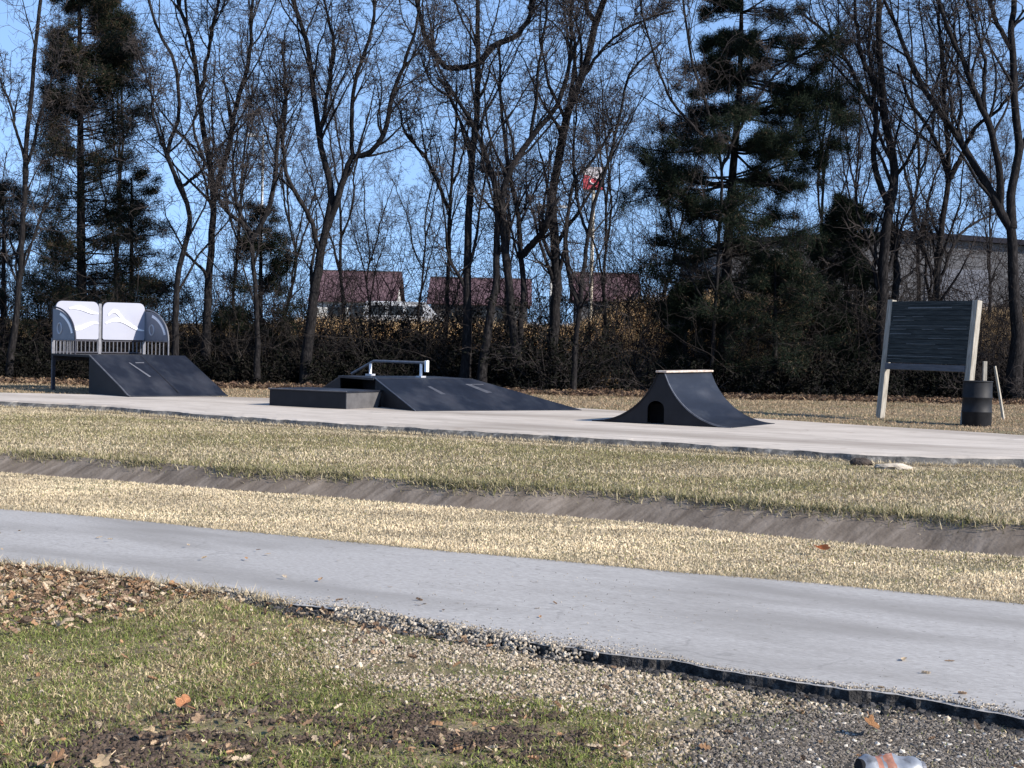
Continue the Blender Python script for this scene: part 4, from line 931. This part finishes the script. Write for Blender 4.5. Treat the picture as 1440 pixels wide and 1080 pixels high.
# ------------------------------------------------------------------ grass, litter, gravel
FR = 720 / FPX * 1.06
def scatter(n, fa, fb, rng, ymin=5.2, ymax=80, bias=1.0):
    """random points between edges fa(x) and fb(x), inside a wedge a little wider than the view"""
    out = []
    got = 0
    while got < n:
        y = ymin + (ymax - ymin) * rng.random(n * 2) ** bias; x = (rng.random(n * 2) * 2 - 1) * (FR * y + 1.5)
        # area weight so the density is even on the ground
        ok = rng.random(n * 2) < (FR * y + 1.5) / (FR * ymax + 1.5)
        a = fa(x); b = fb(x); ok &= (y > a) & (y < b)
        out.append(np.stack([x[ok], y[ok]], 1)); got += ok.sum()
    return np.concatenate(out)[:n]
def blades(name, xy, hgt, wid, col, rng, lean=.6, z0=None, mat='grass', kind='stuff'):
    n = len(xy); z = zground(xy[:, 0], xy[:, 1]) if z0 is None else np.full(n, z0)
    b = np.stack([xy[:, 0], xy[:, 1], z - .004], 1)
    az = rng.uniform(0, 2 * np.pi, n); ln = np.abs(rng.normal(size=n)) * lean
    dirx = np.stack([np.cos(az) * ln, np.sin(az) * ln, np.ones(n)], 1); dirx = unit(dirx)
    az2 = az + rng.normal(size=n) * .7; ln2 = ln * 1.9 + .25
    d2 = unit(np.stack([np.cos(az2) * ln2, np.sin(az2) * ln2, np.ones(n) * .8], 1))
    sa = rng.uniform(0, np.pi, n); s_ = np.stack([np.cos(sa), np.sin(sa), np.zeros(n)], 1) * wid[:, None] * .5
    m_ = b + dirx * hgt[:, None] * .55; tip = m_ + d2 * hgt[:, None] * .55
    V = np.stack([b - s_, b + s_, m_ + s_ * .8, m_ - s_ * .8, tip], 1).reshape(-1, 3)
    i = np.arange(n)[:, None] * 5
    Q = i + np.array([[0, 1, 2, 3]]); T = i + np.array([[3, 2, 4]])
    return struct(raw_mesh(name, V, [Q, T], M[mat], tint=np.repeat(col, 5, 0)), kind)
def mixc(a, b, t): return np.asarray(a) * (1 - t[:, None]) + np.asarray(b) * t[:, None]
TAN = np.array([.58, .48, .30]); TAN2 = np.array([.36, .28, .16]); GRN = np.array([.13, .165, .04]); GRN2 = np.array([.24, .25, .09]); OLV = np.array([.22, .205, .085]); BRN = np.array([.14, .095, .055])

def poly_mask(pxpoly, xy):
    P = np.array([tuple(ground(a, b))[:2] for a, b in pxpoly]); x, y = xy[:, 0], xy[:, 1]
    ins = np.zeros(len(xy), bool); j = len(P) - 1
    for i in range(len(P)):
        c = ((P[i, 1] > y) != (P[j, 1] > y)) & (x < (P[j, 0] - P[i, 0]) * (y - P[i, 1]) / (P[j, 1] - P[i, 1] + 1e-12) + P[i, 0]); ins ^= c; j = i
    return ins
GRAVEL = [(440, 900), (540, 872), (660, 893), (800, 918), (960, 945), (1100, 965), (1250, 990), (1470, 1030), (1500, 1100), (900, 1100), (960, 1050), (860, 1000), (760, 985), (640, 975), (540, 965), (470, 935)]
DARKG = [(1040, 1100), (1060, 1040), (1130, 1012), (1250, 1010), (1350, 1020), (1500, 1045), (1500, 1110)]
SOIL1 = [(120, 1040), (200, 1015), (330, 1000), (430, 1010), (420, 1040), (300, 1070), (150, 1085), (40, 1100)]
SOIL2 = [(480, 1035), (620, 1005), (740, 1010), (800, 1030), (720, 1060), (560, 1075)]
LEAFP = [(-40, 780), (100, 800), (180, 812), (290, 832), (200, 858), (90, 880), (-40, 890)]
def jit(xy, rng, s=.12): return xy + rng.normal(size=xy.shape) * s
def near_grass():
    rng = np.random.default_rng(5); n = 520000
    xy = scatter(n, lambda x: x * 0 + 5.2, lambda x: Ypn(x) - .03, rng, 5.2, 13)
    j = jit(xy, rng, .10)
    grav = poly_mask(GRAVEL, j) | poly_mask(DARKG, j); soil = poly_mask(SOIL1, j) | poly_mask(SOIL2, j); lf = poly_mask(LEAFP, j)
    keep = np.where(grav, rng.random(n) < .13, np.where(soil, rng.random(n) < .22, np.where(lf, rng.random(n) < .5, rng.random(n) < .95)))
    xy = xy[keep]; n = len(xy)
    g = np.clip((vnoise(xy[:, 0], xy[:, 1], 1.3, 61, 3) - .34) * 3.0, 0, 1); g2 = vnoise(xy[:, 0], xy[:, 1] * 2.2, 6, 62, 2)
    edge_dry = sstep(.9, .1, Ypn(xy[:, 0]) - xy[:, 1])
    u = rng.random(n); pg = np.clip(.42 + .55 * g + .5 * (g2 - .5) - .45 * edge_dry, .04, .9)
    c = np.where((u < pg)[:, None], mixc(GRN, GRN2, rng.random(n)), mixc(TAN, TAN2, rng.random(n)))
    br = rng.random(n) < .14; c[br] = BRN * rng.uniform(.6, 1.4, (br.sum(), 1))
    c = c * rng.uniform(.7, 1.2, (n, 1))
    blades('lawn_grass', xy, rng.uniform(.010, .034, n) * (.6 + .9 * vnoise(xy[:, 0], xy[:, 1], 4, 67, 2)), rng.uniform(.003, .008, n), c * (.62 + .76 * vnoise(xy[:, 0], xy[:, 1] * 2.0, 5, 68, 3))[:, None], rng, 2.6)
near_grass()
def mid_grass():
    rng = np.random.default_rng(6); n = 360000
    xy = scatter(n, lambda x: Ypf(x) + .0, lambda x: Ydn(x) + .04, rng, 8, 24)
    g = vnoise(xy[:, 0], xy[:, 1], .5, 63, 3); right = sstep(1.0, 5.5, xy[:, 0])
    u = rng.random(n); pg = np.clip(.03 + .30 * right * (g > .4) + .25 * np.clip(g - .55, 0, 1), 0, .6)
    near = sstep(.5, .0, xy[:, 1] - Ypf(xy[:, 0]))
    c = np.where((u < pg)[:, None], mixc(OLV, GRN2, rng.random(n)), mixc(np.array([.78, .655, .455]), np.array([.64, .525, .35]), rng.random(n)))
    br = rng.random(n) < .07 + .3 * near; c[br] = BRN * rng.uniform(.7, 1.5, (br.sum(), 1))
    c *= rng.uniform(.75, 1.15, (n, 1))
    blades('verge_grass', xy, rng.uniform(.010, .032, n) * (.6 + .9 * vnoise(xy[:, 0], xy[:, 1], 2.5, 67, 2)), rng.uniform(.005, .011, n), c * (.55 + .9 * vnoise(xy[:, 0] * .7, xy[:, 1] * 1.6, 1.6, 68, 4))[:, None], rng, 2.2)
mid_grass()
def bank_grass():
    rng = np.random.default_rng(7); n = 260000
    xy = scatter(n, lambda x: Ydf(x) - .10, lambda x: Ysn(x) - .16, rng, 12, 36)
    g = vnoise(xy[:, 0] * .6, xy[:, 1], .55, 64, 3); dry = sstep(1.4, .3, Ysn(xy[:, 0]) - xy[:, 1]); wet = sstep(1.3, .2, xy[:, 1] - Ydf(xy[:, 0]))
    u = rng.random(n); pg = np.clip(.46 + 1.3 * (g - .5) - .7 * dry + .25 * wet, .03, .92)
    c = np.where((u < pg)[:, None], mixc(np.array([.185, .175, .075]), np.array([.31, .275, .145]), rng.random(n)), mixc(np.array([.66, .555, .385]), np.array([.46, .375, .245]), rng.random(n)))
    br = rng.random(n) < .08; c[br] = BRN * rng.uniform(.7, 1.5, (br.sum(), 1))
    c *= rng.uniform(.75, 1.15, (n, 1))
    h = (rng.uniform(.025, .065, n) + .05 * wet * rng.random(n)) * (1 - .55 * sstep(1.6, .2, Ysn(xy[:, 0]) - xy[:, 1]))
    blades('bank_grass', xy, h * .9, rng.uniform(.007, .014, n), c * (.62 + .76 * vnoise(xy[:, 0] * .8, xy[:, 1] * 1.6, 1.8, 68, 3))[:, None], rng, 2.0)
bank_grass()
def far_grass():
    rng = np.random.default_rng(8); n = 70000
    xy = scatter(n, lambda x: Ysf(x) + .02, lambda x: x * 0 + Y_WOOD + 1.5, rng, 22, 46)
    g = vnoise(xy[:, 0] * .5, xy[:, 1], .6, 65, 3); u = rng.random(n)
    c = np.where((u < .2 + .8 * (g - .45))[:, None], mixc(np.array([.13, .09, .055]), np.array([.22, .15, .085]), rng.random(n)), mixc(np.array([.46, .345, .23]), np.array([.33, .245, .16]), rng.random(n)))
    blades('back_grass', xy, rng.uniform(.02, .07, n), rng.uniform(.010, .022, n), c, rng, 1.0)
far_grass()
def edge_tufts():
    rng = np.random.default_rng(15); n = 26000
    x = rng.uniform(-8.5, 8, n); k = vnoise(x, x * 0, 2.6, 81, 3); x = x[rng.random(n) < np.clip((k - .3) * 2.2, .05, 1)]; n = len(x)
    y = Ydf(x) - np.abs(rng.normal(size=n)) * .10 + .04
    c = mixc(np.array([.16, .165, .06]), np.array([.50, .42, .28]), rng.random(n)) * rng.uniform(.6, 1.1, (n, 1))
    m_ = 9000; x2 = rng.uniform(-13, 7, m_); y2 = Ysn(x2) - .22 + rng.random(m_) * .16 * rng.random(m_)
    c2 = mixc(np.array([.62, .53, .37]), np.array([.36, .29, .18]), rng.random(m_))
    m3 = 9000; x3 = rng.uniform(-5, 4, m3); y3 = np.where(rng.random(m3) < .7, Ypf(x3) + .01 - rng.random(m3) ** 2 * .07, Ypf(x3) + .02); left = x3 < -1.3; y3 = np.where(left & (rng.random(m3) < .5), Ypn(x3) - .03 + rng.random(m3) ** 2 * .08, y3); z3 = None
    c3 = mixc(np.array([.55, .46, .31]), np.array([.25, .20, .12]), rng.random(m3))
    xy = np.concatenate([np.stack([x, y], 1), np.stack([x2, y2], 1), np.stack([x3, y3], 1)]); N = len(xy)
    h = np.concatenate([rng.uniform(.03, .13, n), rng.uniform(.03, .09, m_), rng.uniform(.07, .11, m3)])
    blades('edge_tufts', xy, h, np.concatenate([rng.uniform(.006, .014, n + m_), rng.uniform(.004, .009, m3)]), np.concatenate([c, c2, c3]), rng, 1.0)
edge_tufts()
def tall_grass():
    rng = np.random.default_rng(9); n = 130000
    y = rng.uniform(51, 72, n); x = rng.uniform(-1, 1, n) * (FR * y + 2)
    k = vnoise(x, y, .4, 66, 2); xx = x * 66 / y
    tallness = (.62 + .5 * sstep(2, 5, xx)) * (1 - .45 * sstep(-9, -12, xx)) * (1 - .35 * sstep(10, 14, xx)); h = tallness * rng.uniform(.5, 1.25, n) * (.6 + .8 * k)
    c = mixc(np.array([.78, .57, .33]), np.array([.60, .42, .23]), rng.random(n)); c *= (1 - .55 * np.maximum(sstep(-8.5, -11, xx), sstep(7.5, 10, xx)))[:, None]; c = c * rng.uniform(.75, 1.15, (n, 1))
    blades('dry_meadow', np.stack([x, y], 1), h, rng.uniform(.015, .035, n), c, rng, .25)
tall_grass()

def leaf_cloud(name, xy, size, rng, z0=None, palette=None):
    n = len(xy); flat = 1.0 if z0 is None else .3; z = (zground(xy[:, 0], xy[:, 1]) if z0 is None else np.full(n, z0)) + rng.uniform(.008, .04, n) * (size / .06) ** .5 * flat ** 1.5
    c = np.stack([xy[:, 0], xy[:, 1], z], 1); nrm = unit(np.stack([rng.normal(size=n) * .55 * flat, rng.normal(size=n) * .55 * flat, np.ones(n)], 1))
    d = unit(np.cross(nrm, rng.normal(size=(n, 3)))); s_ = np.cross(nrm, d); S = size[:, None]
    cup = rng.uniform(-.05, .30, (n, 1)) * S
    # outline with lobes, mid vein lowered -> folded leaf
    prof = [(-.5, .03), (-.25, .26), (-.12, .13), (.08, .33), (.18, .15), (.36, .2)]
    L_ = []; R_ = []
    for a, b in prof:
        L_.append(c + d * a * S + s_ * b * S * rng.uniform(.75, 1.2, (n, 1)) + nrm * cup); R_.append(c + d * a * S - s_ * b * S * rng.uniform(.75, 1.2, (n, 1)) + nrm * cup)
    Mv = [c + d * a * S for a, b in prof]; tip = c + d * .55 * S + nrm * cup * .6
    V = np.stack(L_ + Mv + R_ + [tip], 1).reshape(-1, 3); k = len(prof); i = np.arange(n)[:, None] * (3 * k + 1)
    Q = [i + np.array([[j, j + 1, k + j + 1, k + j]]) for j in range(k - 1)] + [i + np.array([[k + j, k + j + 1, 2 * k + j + 1, 2 * k + j]]) for j in range(k - 1)]
    T = [i + np.array([[k - 1, 3 * k, 2 * k - 1]]), i + np.array([[2 * k - 1, 3 * k, 3 * k - 1]])]
    pal = np.array(palette if palette is not None else [(.31, .215, .14), (.23, .155, .105), (.43, .33, .225), (.14, .095, .065), (.52, .42, .30), (.35, .21, .12)])
    col = pal[rng.integers(0, len(pal), n)] * rng.uniform(.7, 1.2, (n, 1))
    return struct(raw_mesh(name, V, [np.concatenate(Q), np.concatenate(T)], M['leaf'], tint=np.repeat(col, 3 * k + 1, 0)), 'stuff')
def litter():
    rng = np.random.default_rng(10); n = 74000
    xy = scatter(n, lambda x: x * 0 + 5.2, lambda x: Ypn(x) + .03, rng, 5.2, 13.5)
    j = jit(xy, rng, .16)
    lf = poly_mask(LEAFP, j); soil = poly_mask(SOIL1, j) | poly_mask(SOIL2, j); gr = poly_mask(GRAVEL, j)
    front = sstep(7.0, 5.6, xy[:, 1]) * (xy[:, 0] < .9)
    edge_ = sstep(.5, .05, Ypn(xy[:, 0]) - xy[:, 1]) * (xy[:, 0] < -.2)
    p = np.where(lf, .22, np.where(soil, .05, np.where(gr, .006, .007 + .035 * front))) + .10 * edge_
    keep = rng.random(n) < p; xy = xy[keep]; lfk = lf[keep]
    leaf_cloud('leaf_litter', xy, np.where(lfk, rng.uniform(.028, .068, len(xy)), rng.uniform(.018, .055, len(xy))), rng)
litter()
def wood_litter():
    rng = np.random.default_rng(12); n = 16000
    y = Y_WOOD - 2.0 + 8 * rng.random(n); x = rng.uniform(-1, 1, n) * (FR * y + 1)
    leaf_cloud('wood_leaf_litter', np.stack([x, y], 1), rng.uniform(.10, .2, n), rng, palette=[(.16, .105, .07), (.11, .07, .05), (.24, .17, .11), (.07, .05, .04)])
wood_litter()

_t = (1 + 5 ** .5) / 2
ICO = np.array([(-1, _t, 0), (1, _t, 0), (-1, -_t, 0), (1, -_t, 0), (0, -1, _t), (0, 1, _t), (0, -1, -_t), (0, 1, -_t), (_t, 0, -1), (_t, 0, 1), (-_t, 0, -1), (-_t, 0, 1)]) / 1.9
ICF = np.array([(0, 11, 5), (0, 5, 1), (0, 1, 7), (0, 7, 10), (0, 10, 11), (1, 5, 9), (5, 11, 4), (11, 10, 2), (10, 7, 6), (7, 1, 8), (3, 9, 4), (3, 4, 2), (3, 2, 6), (3, 6, 8), (3, 8, 9), (4, 9, 5), (2, 4, 11), (6, 2, 10), (8, 6, 7), (9, 8, 1)])
def stones(name, xy, size, col, rng, z0=None):
    n = len(xy); z = zground(xy[:, 0], xy[:, 1]) + size * .08 if z0 is None else z0
    sc_ = size[:, None, None] * rng.uniform(.55, 1.15, (n, 1, 3)) * .5
    V = ICO[None] * (1 + rng.normal(size=(n, 12, 1)) * .14) * sc_
    a = rng.uniform(0, 6.28, n); ca, sa = np.cos(a)[:, None], np.sin(a)[:, None]
    X = V[..., 0] * ca - V[..., 1] * sa; Y = V[..., 0] * sa + V[..., 1] * ca
    V = np.stack([X + xy[:, :1], Y + xy[:, 1:2], V[..., 2] + z[:, None]], -1)
    Fc = (np.arange(n)[:, None, None] * 12 + ICF[None]).reshape(-1, 3)
    return struct(raw_mesh(name, V.reshape(-1, 3), [Fc], M['stone'], tint=np.repeat(col, 12, 0)), 'stuff')
def gravel():
    rng = np.random.default_rng(13); n = 235000
    xy = scatter(n, lambda x: x * 0 + 5.2, lambda x: Ypn(x) - .02, rng, 5.2, 11.5)
    j = jit(xy, rng, .17); gr = poly_mask(GRAVEL, j); dk = poly_mask(DARKG, j)
    patch = vnoise(xy[:, 0], xy[:, 1] * 1.6, 2.2, 71, 3)
    clear = (Ypn(xy[:, 0]) - xy[:, 1]) > .03 + .16 * (vnoise(xy[:, 0], xy[:, 0] * 0, 3, 72, 2) - .25)
    keep = (clear & gr & ~dk & (rng.random(n) < .62 * sstep(.34, .56, patch) + .10)) | (rng.random(n) < .0012)
    a = xy[keep]; m_ = len(a)
    pal = np.array([(.37, .305, .225), (.30, .245, .18), (.46, .39, .30), (.20, .16, .115), (.33, .275, .205), (.15, .117, .085)])
    stones('gravel', a, np.clip(rng.lognormal(-4.42, .42, m_), .006, .036), pal[rng.integers(0, 6, m_)] * rng.uniform(.75, 1.1, (m_, 1)), rng)
    b = xy[dk]; b = np.concatenate([b + rng.normal(size=b.shape) * .03 * k for k in range(4)]); m_ = len(b)
    pal = np.array([(.075, .064, .053), (.12, .104, .088), (.19, .168, .142), (.055, .047, .039), (.15, .13, .108)])
    c = pal[rng.integers(0, 5, m_)] * rng.uniform(.7, 1.3, (m_, 1)); w_ = rng.random(m_) < .005; c[w_] = (.46, .42, .36)
    stones('dark_gravel', b, np.where(w_, rng.uniform(.02, .035, m_), rng.uniform(.010, .026, m_)), c, rng)
    so = poly_mask(SOIL1, jit(xy, rng, .14)) | poly_mask(SOIL2, jit(xy, rng, .14)); so &= vnoise(xy[:, 0], xy[:, 1] * 2, 5, 73, 3) > .50
    e = xy[so]; e = np.concatenate([e, e + rng.normal(size=e.shape) * .02]); m_ = len(e)
    stones('bare_soil', e, rng.uniform(.010, .032, m_), np.array([(.055, .040, .030)]) * rng.uniform(.5, 1.8, (m_, 1)), rng)
    # crumbs of asphalt along the broken path edge
    x = rng.uniform(-1.6, 2.6, 7000); y = Ypn(x) - .01 - np.abs(rng.normal(size=7000)) * .08
    stones('asphalt_crumbs', np.stack([x, y], 1), np.where((x > .6) & (rng.random(7000) < .12), rng.uniform(.03, .055, 7000), rng.uniform(.008, .040, 7000)), np.array([(.022, .021, .021)]) * rng.uniform(.4, 2.6, (7000, 1)), rng)
gravel()
def path_grit():
    rng = np.random.default_rng(23); n = 9000
    x = rng.uniform(-4.2, 3.2, n); k = vnoise(x, x * 0, 1.7, 91, 3)
    y = Ypn(x) + .02 + np.abs(rng.normal(size=n)) * (.05 + .35 * np.clip(k - .4, 0, 1)); far = rng.random(n) < .12
    y = np.where(far, Ypn(x) + rng.random(n) * 2.6, y)
    z = PATH_Z - .030 * sstep(-.2, -2.2, x) + .001 + np.zeros(n)
    sz = np.where(far, rng.uniform(.004, .010, n), rng.uniform(.004, .014, n))
    # spill banked against the broken edge in places
    m_ = 9000; x2 = rng.uniform(-1.8, 2.9, m_); k2 = vnoise(x2, x2 * 0, 2.3, 92, 3); ok = rng.random(m_) < np.clip((k2 - .46) * 5, 0, 1); x2 = x2[ok]; m_ = len(x2)
    d2 = rng.random(m_) * .15; y2 = Ypn(x2) + .03 - d2; z2 = (PATH_Z + .004) * (1 - d2 / .15) - .02 * (d2 / .15)
    pal = np.array([(.36, .30, .22), (.22, .18, .13), (.12, .11, .10), (.28, .25, .21), (.44, .38, .30), (.08, .075, .07)])
    N = n + m_
    stones('path_grit', np.stack([np.concatenate([x, x2]), np.concatenate([y, y2])], 1), np.concatenate([sz, rng.uniform(.010, .032, m_)]), pal[rng.integers(0, 6, N)] * rng.uniform(.7, 1.2, (N, 1)), rng, np.concatenate([z, z2]))
    q = 45; xl = rng.uniform(-5, 3, q); yl = Ypn(xl) + rng.random(q) ** 2.2 * 2.4
    leaf_cloud('path_leaf_litter', np.stack([xl, yl], 1), rng.uniform(.02, .055, q), rng, z0=PATH_Z)
path_grit()

# single leaves that stand out
def single_leaf(px, py, size, col, lab, z=.05, lobes=5, rough=None, curl=.35):
    g_ = ground(px, py, z); rg = random.Random(px)
    mt = noise_mat('leaf_' + lab.split()[0], [(.3, tuple(c * .75 for c in col)), (.7, col)], 40, .8, spec=.2)
    bm = bmesh.new(); n = 40; rim = []
    cv = bm.verts.new((0, 0, .004))
    for k in range(n):
        a = 2 * math.pi * k / n; r = size * .5 * (.62 + .36 * abs(math.cos(a * lobes / 2)) ** 1.3 + rg.uniform(-.03, .03))
        rim.append(bm.verts.new((r * math.cos(a), r * math.sin(a) * .85, curl * r * r / size * (1.2 + math.cos(2 * a)) + .004)))
    for k in range(n): bm.faces.new([cv, rim[k], rim[(k + 1) % n]])
    t = thing('fallen_leaf', lab, 'leaf', tuple(g_), 0, 'large leaves lying on the lawn', rot=(rg.uniform(.25, .6), rg.uniform(-.4, .4), rg.uniform(0, 6)))
    me = bpy.data.meshes.new('blade'); bmesh.ops.solidify(bm, geom=bm.faces[:], thickness=.0015); bm.to_mesh(me); bm.free(); me.materials.append(mt)
    o = bpy.data.objects.new('blade', me); COL.objects.link(o); o.parent = t
    MB().tube([(size * .3, 0, .006), (size * .75, .01, .012)], .0018, 5).build('stem', mt, t)
single_leaf(260, 990, .085, (.62, .30, .15), 'bright orange curled leaf on the lawn below the middle of the left half', z=.06, lobes=3, curl=.8)
single_leaf(355, 1003, .075, (.60, .45, .30), 'pale pointed star shaped leaf right of the bright orange leaf')
single_leaf(281, 1012, .07, (.52, .36, .23), 'tan star shaped leaf just below the bright orange leaf')
single_leaf(211, 1030, .075, (.60, .46, .28), 'yellowish cream leaf down and left of the bright orange leaf', lobes=4)
single_leaf(35, 874, .11, (.50, .36, .28), 'wide pale pinkish leaf at the left edge below the leaf pile', lobes=3, curl=.3)
single_leaf(143, 1072, .085, (.62, .47, .30), 'cream lobed leaf near the bottom edge of the lawn on the left')
single_leaf(80, 1068, .095, (.56, .33, .18), 'orange tan leaf on the brown soil by the bottom left corner')
single_leaf(1156, 771, .15, (.70, .36, .22), 'lone orange leaf in the tan verge grass beside the concrete channel', z=.07, lobes=3)
single_leaf(1226, 1020, .10, (.36, .19, .09), 'rusty brown leaf on the dark gravel below the broken path edge')

# rock and clod by the pad
def rock(px, py, sz, mat, lab, name, seed):
    g_ = ground(px, py, .03); bm = bmesh.new(); bmesh.ops.create_icosphere(bm, subdivisions=3, radius=1)
    rg = np.random.default_rng(seed)
    for v in bm.verts:
        k = 1 + .9 * (float(vnoise(np.array([v.co.x * 1.3 + seed]), np.array([v.co.y * 1.3 + v.co.z]), 1.5, seed, 3)[0]) - .5)
        v.co = Vector((v.co.x * sz[0], v.co.y * sz[1], v.co.z * sz[2])) * k
    me = bpy.data.meshes.new(name); bm.to_mesh(me); bm.free(); me.materials.append(mat)
    o = bpy.data.objects.new(name, me); COL.objects.link(o); o.location = (g_.x, g_.y, sz[2] * .5)
    tag(o, lab, 'rock')
rock(1258, 657, (.24, .15, .055), M['rock'], 'flat pale rock in the grass in front of the pad at right', 'rock', 3)
rock(1212, 652, (.16, .10, .07), M['clod'], 'small dark lump of earth in the grass left of the pale rock', 'earth_clod', 5)

# crushed drink can lying at the bottom right
def can():
    M['can_white'] = noise_mat('can_white', [(.32, (.06, .06, .065)), (.46, (.20, .215, .24)), (.7, (.28, .295, .32))], 11, .5, metal=.3)
    M['can_stripe'] = noise_mat('can_stripe', [(.35, (.17, .075, .05)), (.6, (.30, .14, .095)), (.75, (.5, .45, .42))], 20, .45)
    g_ = ground(1252, 1094, .05)
    t = thing('crushed_can', 'crumpled white drink can with rust red stripes lying on dark gravel', 'can', (g_.x, g_.y, .075), rot=(math.radians(40), math.radians(4), math.radians(10)))
    Lc, R = .25, .062; ns = 28; nl = 22; rg = np.random.default_rng(4)
    xs = np.linspace(-Lc / 2, Lc / 2, nl); an = np.arange(ns) * 2 * np.pi / ns
    X, A = np.meshgrid(xs, an, indexing='ij')
    taper = 1 - .28 * sstep(.36, .5, np.abs(xs) / Lc)
    dent = (vnoise(X * 22 + 3, A * 1.6, 1, 9, 3) - .5) * .062 * np.sin(np.clip((X + Lc / 2) / Lc, 0, 1) * np.pi)
    Rr = R * taper[:, None] + dent
    V = np.stack([X, Rr * np.cos(A), Rr * np.sin(A) * .82], -1).reshape(-1, 3)
    idx = np.arange(nl * ns).reshape(nl, ns); a = idx[:-1]; b = np.roll(a, -1, 1); c = idx[1:]; d = np.roll(c, -1, 1)
    Q = np.stack([a, c, d, b], -1)
    xc = (xs[:-1] + xs[1:]) / 2
    stripe = np.zeros((nl - 1, ns), int)
    for i in range(nl - 1):
        for k in range(ns):
            u = xc[i] + .012 * math.sin(an[k] * 1.0)
            if -.055 < u < -.030 or -.018 < u < .012: stripe[i, k] = 1
    raw_mesh('body', V, [Q.reshape(-1, 4)], [M['can_white'], M['can_stripe']], t, smooth=True, mat_idx=stripe.ravel())
    MB().tube([(-Lc / 2 - .001, 0, 0), (-Lc / 2 + .02, 0, 0)], R * .66, 24).build('opening_shade', M['inner_shade'], t)  # solid plug; shade inside the open end painted as black
    MB().tube([(Lc / 2 - .012, 0, 0), (Lc / 2 + .002, 0, 0)], R * .68, 24).build('end_cap', M['galv'], t)
can()
